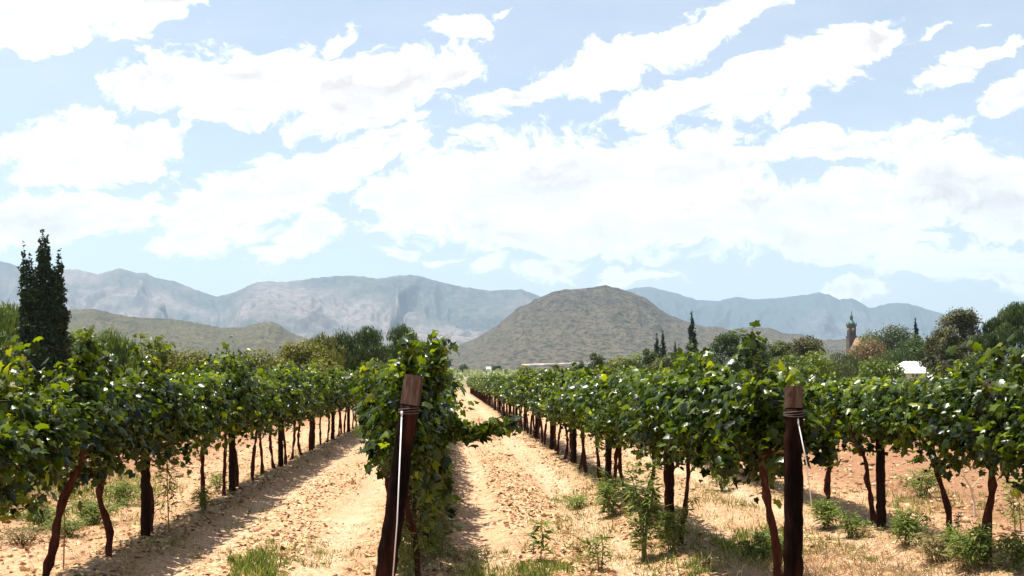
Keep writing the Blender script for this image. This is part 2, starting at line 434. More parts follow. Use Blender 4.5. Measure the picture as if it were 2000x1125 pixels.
# ------------------------------------------------------------------ hills and mountains (real relief at real distances)
def hill_mat(name, cols, dots=None, rock=None, nscale=.02, dscale=.12):
    m, nt, N, L = new_mat(name)
    out = N.new('ShaderNodeOutputMaterial'); b = N.new('ShaderNodeBsdfPrincipled'); b.inputs['Roughness'].default_value = 1
    b.inputs['Specular IOR Level'].default_value = .05
    g = N.new('ShaderNodeNewGeometry')
    def nz(s, d=8, r=.65):
        n = N.new('ShaderNodeTexNoise'); n.inputs['Scale'].default_value = s; n.inputs['Detail'].default_value = d; n.inputs['Roughness'].default_value = r
        L.new(g.outputs['Position'], n.inputs['Vector']); return n.outputs[0]
    c = ramped(N, L, nz(nscale), cols)
    def over(f, c, col):
        x = N.new('ShaderNodeMix'); x.data_type = 'RGBA'; L.new(f, x.inputs[0]); L.new(c, x.inputs[6]); x.inputs[7].default_value = (*col, 1); return x.outputs[2]
    def st(v, a, d, hi=1.):
        x = N.new('ShaderNodeMapRange'); L.new(v, x.inputs[0]); x.inputs[1].default_value = a; x.inputs[2].default_value = d; x.inputs[4].default_value = hi; return x.outputs[0]
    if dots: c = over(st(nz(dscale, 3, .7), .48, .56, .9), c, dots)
    if rock:
        col, z0, z1 = rock
        sp = N.new('ShaderNodeSeparateXYZ'); L.new(g.outputs['Position'], sp.inputs[0])
        f = mth(N, L, 'MULTIPLY', st(sp.outputs[2], z0, z1), st(nz(.03, 8, .7), .46, .60, .9))
        c = over(f, c, col)
    L.new(c, b.inputs['Base Color'])
    bp = N.new('ShaderNodeBump'); bp.inputs['Strength'].default_value = 1 if dscale > .05 else .35; bp.inputs['Distance'].default_value = .8 / dscale
    L.new(nz(dscale * .6, 5, .7), bp.inputs['Height']); L.new(bp.outputs[0], b.inputs['Normal'])
    L.new(b.outputs[0], out.inputs[0])
    return m

def massif(name, prof, d0, near, back, mat, amp=.35, freq=1 / 70., seed=1, base_py=715, step=3.0, power=1.0, rows=150):
    """relief whose crest line, seen from the vineyard, follows the profile"""
    px = np.arange(prof[0][0], prof[-1][0] + step, step)
    py = np.interp(px, [p[0] for p in prof], [p[1] for p in prof])
    py = py + (fbm(px / 9, px * 0 + .5, 3, seed + 50) - .5) * 4.5
    H = CAMZ + (HY - py) / F * d0
    s = np.concatenate([np.linspace(0, 1, rows), np.linspace(1, 2, rows // 4)[1:]])
    S, PX = np.meshgrid(s, px, indexing='ij')
    yy = np.where(S <= 1, near + (d0 - near) * S, d0 + (back - d0) * (S - 1))
    hh = np.broadcast_to(H, S.shape)
    ang = (PX - VX) / F
    xx = ang * (d0 + (yy - d0) * .85)                       # spurs run roughly down the fall line
    gzv = ground_z(xx, yy) - 6
    sh = np.where(S <= 1, np.power(np.clip(S, 0, 1), power), 1 - (S - 1) ** 1.5)
    bump = np.clip(4 * S * (1 - S), 0, 1) * (S <= 1)
    u = PX * freq + (fbm(S * 3, PX * .01, 3, seed + 3) - .5) * 2.6
    r = fbm(u, S * 1.6 + 3, 5, seed, True)
    rel = 1 - amp * bump * (1 - r) * 1.6
    z = gzv + (hh - gzv) * sh * rel
    z += bump * (hh - gzv) * .05 * (fbm(PX / 12, S * 14, 4, seed + 9) - .5)
    n0, n1 = S.shape
    V = np.stack([xx.ravel(), yy.ravel(), z.ravel()], 1)
    i = np.arange(n0 - 1)[:, None] * n1 + np.arange(n1 - 1)[None]
    P = np.stack([i, i + 1, i + n1 + 1, i + n1], -1).reshape(-1, 4)
    o = link(name, mesh_from(name, V, P), mat, smooth=True)
    tag(o, kind='structure')
    return o

far_rock = hill_mat('mountain_rock_shade_patches', [(.40,(.035,.05,.05)),(.48,(.06,.07,.065)),(.56,(.15,.125,.12)),(.72,(.22,.185,.175))], (.09,.085,.08), None, .0011, .02)  # dark patches: scrub tones, with cloud shadow and shaded slopes painted into the colour
far_rock2 = hill_mat('mountain_rock_painted_shade', [(.3,(.03,.05,.06)),(.55,(.05,.07,.08)),(.68,(.13,.115,.11))], (.05,.06,.06), None, .0010, .02)  # darker, bluer copy of the rock with shade put into its colour
scrub = hill_mat('hill_scrub', [(.3,(.065,.052,.040)),(.5,(.108,.087,.060)),(.62,(.085,.080,.048)),(.75,(.17,.12,.092))], (.022,.025,.018), ((.028,.022,.024), 135, 190), .012, .085)
scrub2 = hill_mat('low_hill_scrub', [(.3,(.065,.058,.032)),(.5,(.10,.085,.045)),(.75,(.15,.115,.07))], (.025,.03,.018), None, .01, .14)

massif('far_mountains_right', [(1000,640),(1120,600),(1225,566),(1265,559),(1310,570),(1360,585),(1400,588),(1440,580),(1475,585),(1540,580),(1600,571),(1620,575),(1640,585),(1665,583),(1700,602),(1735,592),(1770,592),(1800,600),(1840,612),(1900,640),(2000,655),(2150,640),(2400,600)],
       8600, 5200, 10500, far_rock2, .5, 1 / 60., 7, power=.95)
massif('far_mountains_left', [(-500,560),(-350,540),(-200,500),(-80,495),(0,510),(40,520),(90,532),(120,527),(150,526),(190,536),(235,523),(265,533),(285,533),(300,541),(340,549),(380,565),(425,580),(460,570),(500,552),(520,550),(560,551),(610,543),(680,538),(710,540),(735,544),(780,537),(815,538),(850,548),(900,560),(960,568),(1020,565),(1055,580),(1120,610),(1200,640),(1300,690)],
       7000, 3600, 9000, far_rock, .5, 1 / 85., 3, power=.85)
massif('conical_hill', [(780,735),(840,706),(875,686),(900,672),(940,655),(970,636),(1000,612),(1010,603),(1050,583),(1080,570),(1100,565),(1130,564),(1160,561),(1180,557),(1205,562),(1230,570),(1260,581),(1280,597),(1300,611),(1345,630),(1380,638),(1400,637),(1425,643),(1460,640),(1500,640),(1530,650),(1560,652),(1600,663),(1630,664),(1680,658),(1760,664),(1850,672),(2000,690),(2200,700)],
       2600, 1700, 3400, scrub, .22, 1 / 60., 12, step=2.0, power=.9, rows=220)
massif('low_hills_left', [(-420,640),(-250,600),(-100,610),(40,622),(130,607),(180,603),(250,618),(310,622),(350,624),(400,634),(440,641),(480,638),(505,631),(530,628),(545,634),(570,650),(600,662),(650,676),(720,694),(780,712)],
       2300, 1500, 3000, scrub2, .22, 1 / 80., 22, step=2.5, power=.8, rows=180)

# pale gravel road bank crossing the foot of the hill
mb = MB()
pts = []
for k in range(30):
    px = 1018 + k * 4.6; d = 1250 + 10 * math.sin(k)
    x, y, z = at(px, 711.5 - .12 * k + random.uniform(-.3, .3), d); pts.append((x, y, z))
for a, b in zip(pts[:-1], pts[1:]):
    w = 1.3
    mb.add([(a[0],a[1]-9,a[2]-w),(b[0],b[1]-9,b[2]-w),(b[0],b[1],b[2]+w*.4),(a[0],a[1],a[2]+w*.4),(b[0],b[1]+8,b[2]-w),(a[0],a[1]+8,a[2]-w)],
           [(0,1,2,3),(3,2,4,5)])
tag(link('gravel_road', mb.mesh('gravel_road'), plain_mat('pale_gravel', (.24,.195,.165), .95, 0, .05, .6)), kind='structure')

# ------------------------------------------------------------------ trees
def clump_cloud(rg, blobs, n, shell=.55):
    """points in ellipsoids (cx,cy,cz,rx,ry,rz), biased to the outside; returns pos, outward normal"""
    B = np.array(blobs, float); w = (B[:, 3] * B[:, 4] + B[:, 4] * B[:, 5]); w /= w.sum()
    k = rg.choice(len(B), n, p=w)
    d = rg.normal(size=(n, 3)); d /= np.linalg.norm(d, axis=1, keepdims=True)
    r = shell + (1 - shell) * rg.random(n) ** .7
    r *= 1 + .16 * rg.normal(size=n)
    return B[k, :3] + d * B[k, 3:] * r[:, None], d, k

def make_tree(name, label, cat, px, top, width, d, kind, mat, n=5000, ls=.28, base_d=None, group=None, seed=0, aspect=1., lean=0, bark=None, trunk_h=.25):
    rg = np.random.default_rng(seed + 100)
    x, y, ztop = at(px, top, d)
    z0 = gz(x, y) - .1
    H = ztop - z0; W = width / F * d
    root = empty(name, (x, y, z0)); tag(root, label, cat, group)
    bl = []
    if kind == 'round':
        m = 26
        for i in range(m):
            a = rg.uniform(0, 2 * math.pi); rr = rg.random() ** .5 * .36 * W; f = rr / (.36 * W)
            hz = H * (trunk_h + (1 - trunk_h) * rg.uniform(.12, .86) * (1 - .45 * f * f))
            s = rg.uniform(.13, .23) * W
            bl.append((rr * math.cos(a), rr * math.sin(a) * aspect, min(hz, H - s * .6), s, s, s * rg.uniform(.55, .85)))
        bl += [(W * q_, 0, H * .95 - z_ * W, .17 * W, .17 * W, .13 * W) for q_, z_ in ((0, .12), (.17, .22), (-.16, .20), (.02, .32))]
    elif kind == 'column':
        m = 26
        for i in range(m):
            t = i / (m - 1); hz = H * (.06 + .88 * t)
            prof = min(1, (t + .12) * 4) * (1 - t ** 2.2) ** .8
            r0 = W * .5 * max(prof, .06); a = rg.uniform(0, 6.28)
            bl.append((lean * t * W + r0 * .35 * math.cos(a), r0 * .35 * math.sin(a), hz, r0 * .62, r0 * .62, H * .055))
        bl.append((lean * W, 0, H * .965, W * .05, W * .05, H * .035))
    elif kind == 'poplar':                                   # several fastigiate leaders
        for (ox, tz, wr) in ((-.06, 1.0, .17), (-.40, .925, .09), (.32, .89, .13), (.05, .96, .17), (-.30, .86, .16), (.28, .82, .19), (-.10, .66, .24), (.12, .6, .26), (.36, .50, .14), (-.34, .6, .14)):
            m = 20
            for i in range(m):
                t = i / (m - 1); hz = H * tz * (.06 + .92 * t)
                r0 = W * wr * (min(1, (t + .3) * 2.0) * (1 - t ** 5) ** .8 + .12); a = rg.uniform(0, 6.28)
                bl.append((ox * W * min(1, .80 + t) + .35 * r0 * math.cos(a), .3 * r0 * math.sin(a) + .1 * W * (rg.random() - .5), hz, r0 * rg.uniform(.75, 1.2), r0, H * .032))
    elif kind == 'bush':
        m = 16
        for i in range(m):
            a = rg.uniform(0, 6.28); rr = rg.random() ** .5 * .38 * W
            s = rg.uniform(.12, .2) * W; s = min(s, H * .35)
            hz = H * rg.uniform(.2, .86) * (1 - .3 * rr / (.38 * W))
            bl.append((rr * math.cos(a), rr * math.sin(a) * aspect, hz, s * 1.2, s, s))
    elif kind in ('weep', 'sparse'):
        m = 30
        for i in range(m):
            a = rg.uniform(0, 6.28); rr = rg.random() ** .5 * .40 * W; f = rr / (.40 * W)
            s = rg.uniform(.08, .15) * W
            hz = H * rg.uniform(.30, .93) * (1 - .35 * f * f)
            bl.append((rr * math.cos(a), rr * math.sin(a) * aspect, hz, s, s, s * (1.5 if kind == 'weep' else .9)))
        bl += [(W * q_, 0, H * .93 - z_ * W, .15 * W, .15 * W, .13 * W) for q_, z_ in ((0, .10), (.14, .18), (-.14, .20), (.05, .28))]
    if kind == 'sparse': pos, nr, k = clump_cloud(rg, bl, n, .2)
    else: pos, nr, k = clump_cloud(rg, bl, n, .5)
    tone = np.clip(rg.random(len(bl))[k] * .5 + rg.random(n) * .5, 0, 1)
    tip = rg.normal(size=(n, 3)) * .6 + nr * .5
    nrm = nr * .5 + rg.normal(size=(n, 3)) * .5 + np.array([0, 0, .35])
    size = rg.uniform(.6, 1.4, n) * ls
    T = QUADL
    if kind in ('weep',):
        tip = np.array([0, 0, -1.]) + rg.normal(size=(n, 3)) * .25; T = STRAP; size = size * 2.0
        nrm = nr + rg.normal(size=(n, 3)) * .6; nrm[:, 2] *= .3
    if kind in ('column', 'poplar'):
        tip = np.array([0, 0, 1.]) + rg.normal(size=(n, 3)) * .5
    hi = np.percentile(pos[:, 2], 99.97 if kind in ('column', 'poplar') else 99.4); pos[:, 2] *= (H - ls * .3) / hi
    wl, wh = np.percentile(pos[:, 0], 1.2), np.percentile(pos[:, 0], 98.8)
    if not lean: pos[:, 0] = (pos[:, 0] - (wl + wh) / 2) * W / (wh - wl)
    keep = pos[:, 2] > .05
    pos, nrm, tip, size, tone = pos[keep], nrm[keep], tip[keep], size[keep], tone[keep]
    V, P, C = leaves(T, pos, nrm, tip, size, rg, tone)
    # trunk with limbs
    mb = MB(); tr = max(.05, W * .028)
    top_t = H * (.55 if kind in ('round', 'weep', 'sparse') else .8)
    path = [(0, 0, -.3)] + [(W * .02 * rg.normal(), W * .02 * rg.normal(), top_t * t) for t in (.15, .35, .6, .8, 1)]
    mb.tube(path, [tr * 1.4, tr * 1.15, tr, tr * .8, tr * .55, tr * .25], 8, True, .08, seed)
    for b in bl[::2][:14]:
        t = rg.uniform(.3, .8); s = np.array([0, 0, top_t * t]); e = np.array(b[:3])
        mid = (s + e) / 2 + np.array([0, 0, -.06 * H if kind != 'poplar' else 0])
        mb.tube([s, mid, e], [tr * .5, tr * .32, tr * .08], 5, False, .1, seed)
    link('trunk', mb.mesh('trunk'), bark or MT['treebark'], root, True)
    link('crown', mesh_from('crown', V, P, C), mat, root)
    return root

MT['treebark'] = wood_mat('tree_bark', [(.3,(.06,.045,.035)),(.7,(.18,.14,.11))], 4, .3)
def tm(name, a, b, c, trans=.28, rough=.55):
    return leaf_mat(name, [(0, a), (.5, b), (1, c)], rough, trans, (1.3, 1.35, .6), .25, .12)
T_DARK = tm('poplar_leaf', (.010,.020,.007), (.022,.040,.010), (.055,.072,.018), .2)
T_CYP = tm('cypress_leaf', (.010,.024,.014), (.022,.045,.022), (.045,.075,.03), .15)
T_PEP = tm('pepper_leaf', (.025,.045,.010), (.055,.085,.020), (.11,.14,.04))
T_LIT = tm('bright_tree_leaf', (.05,.085,.010), (.11,.155,.02), (.20,.25,.04))
T_YEL = tm('yellow_tree_leaf', (.07,.08,.014), (.135,.14,.02), (.23,.21,.045))
T_OLV = tm('olive_tree_leaf', (.035,.05,.016), (.08,.098,.03), (.15,.155,.055))
T_BRN = tm('brown_tree_leaf', (.045,.048,.02), (.088,.088,.038), (.155,.145,.07))
T_RED = tm('rusty_tree_leaf', (.09,.06,.03), (.17,.11,.055), (.25,.17,.09))
T_GRN = tm('green_tree_leaf', (.022,.044,.010), (.055,.088,.018), (.11,.15,.035))

make_tree('poplar_tree', 'tall dark columnar poplar with three pointed leaders at the left edge', 'tree', 86, 463, 86, 62, 'poplar', T_DARK, 52000, .17, seed=1)
TREES = [
 # name, label, px, top, width, d, kind, mat, n, ls, seed
 ('willow_tree','light green drooping tree at the left edge beside the dark poplar',  5, 592,150, 78,'weep',T_LIT,8000,.24,2),
 ('broadleaf_tree','light green tree showing just right of the dark poplar', 155, 648,120, 80,'round',T_LIT,6000,.24,3),
 ('broadleaf_tree','bright green rounded tree above the left row, tallest between poplar and bare hill', 232, 646,120, 82,'weep',T_LIT,7000,.22,4),
 ('broadleaf_tree','yellow green tree above the left row below the low hills', 300, 668,110, 84,'round',T_YEL,5000,.24,5),
 ('shrub','low olive yellow shrub over the left vines below the low hills', 362, 686,110, 86,'bush',T_YEL,5000,.22,6),
 ('shrub','low brownish shrub over the left vines, between two yellow shrubs', 440, 690,110, 88,'bush',T_OLV,5000,.22,7),
 ('shrub','low yellowish shrub below the end of the low hills', 515, 686,120, 88,'bush',T_YEL,5000,.22,8),
 ('broadleaf_tree','yellow green tree left of the dark pepper trees', 585, 668,110, 90,'round',T_YEL,6000,.22,9),
 ('broadleaf_tree','yellowish tree touching the left side of the dark pepper trees', 628, 652,95, 92,'weep',T_YEL,6000,.20,10),
 ('pepper_tree','mid green drooping pepper tree, leftmost of the dark clump', 674, 648,92, 94,'weep',T_PEP,9000,.17,11),
 ('pepper_tree','tall green drooping pepper tree in the middle of the clump', 722, 638,86, 95,'weep',T_PEP,10000,.17,12),
 ('pepper_tree','darkest pepper tree with a split top, rightmost of the clump', 778, 635,84, 97,'weep',T_GRN,10000,.16,13),
 ('shrub','yellow shrub low in front of the pepper trees', 650, 700,140, 84,'bush',T_YEL,5000,.2,14),
 ('shrub','olive shrub low in front of the darkest pepper tree', 745, 706,120, 84,'bush',T_OLV,5000,.2,15),
 ('broadleaf_tree','dark green tree just behind the tall vines of the middle row', 835, 668,70, 100,'round',T_GRN,5000,.2,16),
 ('shrub','yellow ochre shrub in front of the pale gravel road', 1030, 716,66, 150,'bush',T_YEL,4000,.26,17),
 ('shrub','small green shrub beside the ochre shrub by the gravel road', 1070, 722,50, 150,'bush',T_GRN,3000,.26,18),
 ('shrub','small pointed green shrub at the right end of the gravel road', 1133, 706,26, 140,'bush',T_GRN,2500,.2,19),
 ('shrub','dark green bush at the start of the hedge right of the gravel road', 1168, 691,44, 135,'bush',T_GRN,4000,.22,20),
 ('shrub','yellow green bush, second in the hedge below the conical hill', 1200, 697,60, 130,'bush',T_YEL,4500,.22,21),
 ('shrub','yellow green bush, third in the hedge below the conical hill', 1243, 692,60, 128,'bush',T_LIT,4500,.22,22),
 ('shrub','green bush left of the twin cypresses', 1262, 682,34, 126,'bush',T_GRN,3500,.2,23),
 ('shrub','olive bush between the twin cypresses and the tall cypress', 1312, 690,70, 122,'bush',T_OLV,4500,.22,26),
 ('broadleaf_tree','round dark green tree right of the tall thin cypress', 1422, 650,82, 118,'round',T_GRN,9000,.2,29),
 ('broadleaf_tree','dark green tree touching the right side of the round dark tree', 1475, 664,62, 116,'round',T_GRN,6000,.2,30),
 ('shrub','pale olive bush below the tall thin cypress', 1375, 696,90, 112,'bush',T_OLV,4500,.22,31),
 ('broadleaf_tree','brownish olive tree right of the tall vine shoot', 1520, 668,60, 130,'sparse',T_OLV,5000,.24,32),
 ('broadleaf_tree','brown and green spreading tree left of the church roof', 1578, 658,66, 128,'round',T_BRN,7000,.22,33),
 ('shrub','bright green bush low above the vines right of the front post', 1565, 689,110, 70,'bush',T_LIT,6500,.16,34),
 ('broadleaf_tree','olive tree in front of the church roof', 1655, 686,90, 140,'weep',T_OLV,6500,.2,35),
 ('broadleaf_tree','rusty brown tree below and right of the church tower', 1700, 664,84, 170,'round',T_RED,8000,.26,36),
 ('broadleaf_tree','large rounded green tree top right of the church tower', 1742, 637,105, 215,'round',T_OLV,10000,.32,37),
 ('broadleaf_tree','smaller green tree top beside the church tower', 1698, 650,60, 225,'round',T_GRN,5000,.32,38),
 ('broadleaf_tree','dark green tree below the small dark conifer', 1790, 660,90, 165,'round',T_GRN,9000,.26,39),
 ('shrub','green bushy shrub directly left of the white roof', 1715, 702,90, 104,'bush',T_LIT,6000,.2,40),
 ('broadleaf_tree','mid green tree behind the white roof', 1745, 683,90, 150,'weep',T_PEP,7000,.22,41),
 ('broadleaf_tree','tall brownish feathery tree right of the white roof', 1872, 606,112, 105,'sparse',T_BRN,17000,.19,42),
 ('broadleaf_tree','lower brownish tree filling in beside the white roof end', 1840, 650,70, 108,'sparse',T_BRN,8000,.19,43),
 ('pepper_tree','big dark drooping pepper tree at the right edge', 1985, 592,105, 100,'weep',T_GRN,14000,.19,44),
 ('pepper_tree','green drooping pepper tree left of the big dark one at the right edge', 1935, 618,70, 101,'weep',T_PEP,9000,.18,45),
 ('shrub','green shrub low below the right edge pepper trees', 1930, 690,110, 92,'bush',T_GRN,6000,.2,46),
]
for (nm, lb, px, top, w, d, k, m, n, ls, sd_) in TREES:
    make_tree(nm, lb, 'shrub' if nm == 'shrub' else 'tree', px, top, w, d, k, m, n, ls, seed=sd_)
for (lb, px, top, w, d, n, ls, sd_, ln) in [
  ('left one of the two short cypresses standing close together', 1283, 651, 17, 170, 4000, .22, 50, 0),
  ('right and slightly taller one of the two short cypresses standing close together', 1294, 645, 16, 170, 4000, .22, 51, 0),
  ('small dark cypress between the twin cypresses and the tall one', 1318, 668, 13, 165, 2500, .2, 52, 0),
  ('small cypress hugging the left side of the tall thin cypress', 1326, 672, 9, 165, 2000, .2, 53, 0),
  ('tall thin dark cypress with a whip-like top against the mountains', 1352, 607, 32, 150, 9000, .2, 54, -.04),
  ('dark conifer with a leaning top right of the church tower', 1791, 622, 26, 200, 7000, .28, 55, -.12),
]:
    make_tree('cypress_tree', lb, 'tree', px, top, w, d, 'column', T_CYP, n, ls, seed=sd_, lean=ln)

# distant tree belt on the plain (far, reads as one mass)
def belt():
    rg = np.random.default_rng(77); parts = []
    for (x0, x1, d0, d1, m, h) in ((-260, 260, 330, 520, 420, 3.2), (-150, -10, 160, 230, 90, 3.6), (60, 170, 170, 260, 90, 4.0)):
        cx = rg.uniform(x0, x1, m); cy = rg.uniform(d0, d1, m)
        gap = np.abs(cx / cy * F + VX - 985) > 105
        cx, cy = cx[gap], cy[gap]; hz = ground_z(cx, cy)
        for a, b, c in zip(cx, cy, hz):
            hh = h * rg.uniform(.6, 1.3); bl = [(a + rg.normal() * hh * .5, b + rg.normal() * hh * .5, c + hh * rg.uniform(.3, .7), hh * .6, hh * .6, hh * .45) for _ in range(3)]
            pos, nr, k = clump_cloud(rg, bl, 130, .5)
            parts.append(leaves(QUADL, pos, nr + rg.normal(size=nr.shape) * .5, rg.normal(size=nr.shape), rg.uniform(.5, 1.1, len(pos)) * .75, rg, np.clip(rg.random() * .6 + rg.random(len(pos)) * .4, 0, 1)))
    V, P, C = merge(parts)
    tag(link('distant_woodland', mesh_from('distant_woodland', V, P, C), T_OLV), 'low distant scrub woodland spread over the plain before the hills', 'woodland', kind='stuff')
belt()
def far_vines():
    rg = np.random.default_rng(78); parts = []
    for i in range(26):
        x0 = -8 + i * 3.2
        n = 260; y = rg.uniform(170, 330, n); x = x0 + rg.normal(size=n) * .5; z = ground_z(x, y) + rg.uniform(.5, 2.1, n)
        pos = np.stack([x, y, z], 1)
        parts.append(leaves(QUADL, pos, rg.normal(size=pos.shape) + [0, -.4, .6], rg.normal(size=pos.shape), rg.uniform(.5, 1.1, n) * .9, rg))
    V, P, C = merge(parts)
    tag(link('distant_vineyard', mesh_from('distant_vineyard', V, P, C), tm('far_vine_leaf', (.10,.13,.06), (.20,.23,.12), (.34,.36,.22))), 'pale green distant vineyard block beyond the end of the sandy lane', 'vineyard', kind='stuff')
far_vines()

# ------------------------------------------------------------------ church, sheds
def church():
    d = 430.; x, y, _ = at(1663, 700, d); z0 = gz(x, y) - 1
    u = d / F                                              # metres per photo pixel there
    root = empty('church', (x, y, z0)); tag(root, 'stone church with green domed clock tower and orange tiled nave roof', 'church')
    zt = lambda py: CAMZ + (HY - py) * u - z0
    stone = plain_mat('church_stone', (.085,.062,.052), .9, 0, .8); dark = plain_mat('church_opening', (.02,.02,.02), .9)
    pale = plain_mat('clock_face_paint', (.40,.37,.33), .7); copper = plain_mat('green_copper', (.03,.085,.08), .55, 0, .6, .35)
    tile = plain_mat('orange_roof_tiles', (.27,.16,.095), .85, 0, 1.2)
    h = 7.4 * u                                            # half tower width
    b = MB(); b.box(-h, h, -h, h, 0, zt(657)); b.box(-h*.86, h*.86, -h*.86, h*.86, zt(657), zt(636)); tw = link('tower', b.mesh('tower'), stone, root)
    b = MB(); b.box(-h*1.08, h*1.08, -h*1.08, h*1.08, zt(657.5), zt(656)); link('cornice', b.mesh('cornice'), stone, tw); b = MB(); b.box(-h*1.05, h*1.05, -h*1.05, h*1.05, zt(637), zt(635.2)); link('cornice', b.mesh('cornice'), stone, tw)
    for k in range(4):
        a = k * math.pi / 2; ca, sa = math.cos(a), math.sin(a)
        def rp(p): return (p[0]*ca - p[1]*sa, p[0]*sa + p[1]*ca, p[2])
        b = MB(); yf = -h*.86
        pts = [(math.cos(t) * 2.4*u, 0, math.sin(t) * 2.4*u) for t in np.linspace(0, 2*math.pi, 20, endpoint=False)]
        zc = zt(643)
        b.add([rp((p[0], yf - .04, zc + p[2])) for p in pts] + [rp((p[0], yf - .22, zc + p[2])) for p in pts],
              [tuple(range(20, 40))] + [(i, (i+1) % 20, 20 + (i+1) % 20, 20 + i) for i in range(20)])
        link('clock_face', b.mesh('clock_face'), pale, tw)
        for sx in (-.38, .38):
            b = MB()
            V = []
            w = 1.3*u; zb, zm = zt(655.5), zt(650)
            arc = [(-w, zb), (w, zb), (w, zm)] + [(w*math.cos(t), zm + w*math.sin(t)) for t in np.linspace(.3, math.pi - .3, 6)] + [(-w, zm)]
            b.add([rp((sx*h + q[0], yf - .03, q[1])) for q in arc] + [rp((sx*h + q[0], yf + .4, q[1])) for q in arc],
                  [tuple(range(len(arc)))] + [(i, i + len(arc), (i+1) % len(arc) + len(arc), (i+1) % len(arc)) for i in range(len(arc))])
            link('belfry_opening', b.mesh('belfry_opening'), dark, tw)
    # dome, lantern, spire as one lathe, square base with corner pinnacles
    prof = [(h*1.0, zt(635.2)), (h*.98, zt(633)), (h*.78, zt(629.5)), (h*.5, zt(627.2)), (h*.40, zt(626)), (h*.36, zt(625)), (h*.34, zt(620)), (h*.44, zt(619.4)), (h*.34, zt(617.5)), (h*.16, zt(615)), (h*.10, zt(612)), (h*.05, zt(607)), (.01, zt(605))]
    b = MB(); n = 16
    b.tube([(0, 0, p[1]) for p in prof], [p[0] for p in prof], n)
    link('dome', b.mesh('dome'), copper, tw, True)
    for sx in (-1, 1):
        for sy in (-1, 1):
            b = MB(); b.tube([(sx*h*.9, sy*h*.9, zt(635.2)), (sx*h*.9, sy*h*.9, zt(632.5)), (sx*h*.9, sy*h*.9, zt(629.5))], [h*.14, h*.12, .03], 8)
            link('pinnacle', b.mesh('pinnacle'), copper, tw)
    # nave in front-left of the tower, gable towards us and left
    gx = (1640 - 1663) * u; W2 = 13.5 * u; yr = -6.5; ye = -24
    e = zt(692); rg_ = zt(663.5)
    b = MB(); ux = 15*u                                     # ridge runs from the front gable back to the right
    fr = [(gx - W2, ye, 0), (gx + W2, ye, 0), (gx + W2, ye, e), (gx, ye, rg_ - .4), (gx - W2, ye, e)]
    bk = [(p[0] + ux, ye + 15, p[2]) for p in fr]
    b.add(fr + bk, [(0,1,2,3,4), (9,8,7,6,5), (1,6,7,2), (5,0,4,9)])
    link('nave_wall', b.mesh('nave_wall'), stone, root)
    b = MB()
    for s in (-1, 1):
        A = (gx, ye - .6, rg_); B = (gx + ux, ye + 15.4, rg_); C_ = (gx + ux + s*W2*1.08, ye + 15.4, e - .5); D = (gx + s*W2*1.08, ye - .6, e - .5)
        up = [(p[0], p[1], p[2] + .35) for p in (A, B, C_, D)]
        b.add([A, B, C_, D] + up, [(0,3,2,1) if s > 0 else (0,1,2,3), (4,5,6,7), (0,1,5,4), (2,3,7,6), (3,0,4,7), (1,2,6,5)])
    link('roof', b.mesh('roof'), tile, root)
    b = MB(); b.tube([(gx, ye - .05, zt(672)), (gx, ye + .25, zt(672))], [1.6*u, 1.6*u], 16); link('gable_window', b.mesh('gable_window'), dark, root)
church()

def white_shed():
    d = 115.; u = d / F; x, y, _ = at(1790, 730, d); z0 = gz(x, y)
    root = empty('shed', (x, y, z0)); tag(root, 'shed with a bright white metal roof among the trees on the right', 'shed')
    zt = lambda py: CAMZ + (HY - py) * u - z0
    wm = plain_mat('white_roof_metal', (.82,.82,.82), .4, 0, .3, .04); wall = plain_mat('cream_shed_wall', (.55,.5,.42), .9)
    L0, L1 = -37*u, 42*u; r0, r1 = -25*u, 42*u; zt0, zr = zt(729), zt(706)
    b = MB(); b.box(L0 + .3, L1 - .3, -2.6, 2.6, 0, zt0 - .02); link('wall', b.mesh('wall'), wall, root)
    b = MB()
    V = [(L0-.5,-3.2,zt0),(L1,-3.2,zt0),(L1,3.2,zt0),(L0-.5,3.2,zt0),(r0,-.1,zr),(r1,-.1,zr),(r1,.1,zr),(r0,.1,zr)]
    b.add(V, [(3,2,1,0),(0,1,5,4),(1,2,6,5),(2,3,7,6),(3,0,4,7),(4,5,6,7)])
    rf = link('roof', b.mesh('roof'), wm, root)
    b = MB()
    for i in range(9):
        t = (i + .5) / 9; xa = L0 + t*(L1 - L0); xb = r0 + t*(r1 - r0)
        b.tube([(xa, -3.15, zt0 + .05), (xb, -.12, zr + .03)], .04, 5)
    link('roof_seam', b.mesh('roof_seam'), wm, rf)
    b = MB(); b.box(-.6, .5, -2.66, -2.58, 0, 2.0); link('door', b.mesh('door'), plain_mat('shed_door', (.12,.09,.07)), root)
white_shed()

def far_house():
    d = 620.; u = d / F; x, y, _ = at(954, 724, d); z0 = gz(x, y) - .5
    root = empty('farmhouse', (x, y, z0)); tag(root, 'tiny white farmhouse far off at the foot of the conical hill', 'house')
    zt = lambda py: CAMZ + (HY - py) * u - z0
    b = MB(); b.box(-4*u, 4*u, -3, 3, 0, zt(720.5)); link('wall', b.mesh('wall'), plain_mat('farmhouse_whitewash', (.75,.72,.68)), root)
    b = MB(); V = [(-4.6*u,-3.4,zt(720.4)),(4.6*u,-3.4,zt(720.4)),(4.6*u,3.4,zt(720.4)),(-4.6*u,3.4,zt(720.4)),(-4.6*u,0,zt(716.5)),(4.6*u,0,zt(716.5))]
    b.add(V, [(3,2,1,0),(0,1,5,4),(2,3,4,5),(0,4,3),(1,2,5)]); link('roof', b.mesh('roof'), plain_mat('farmhouse_roof', (.6,.55,.5)), root)
    b = MB(); b.box(-.5, .5, -3.08, -2.98, 0, 2.1); link('door', b.mesh('door'), plain_mat('farmhouse_door', (.1,.08,.06)), root)
far_house()
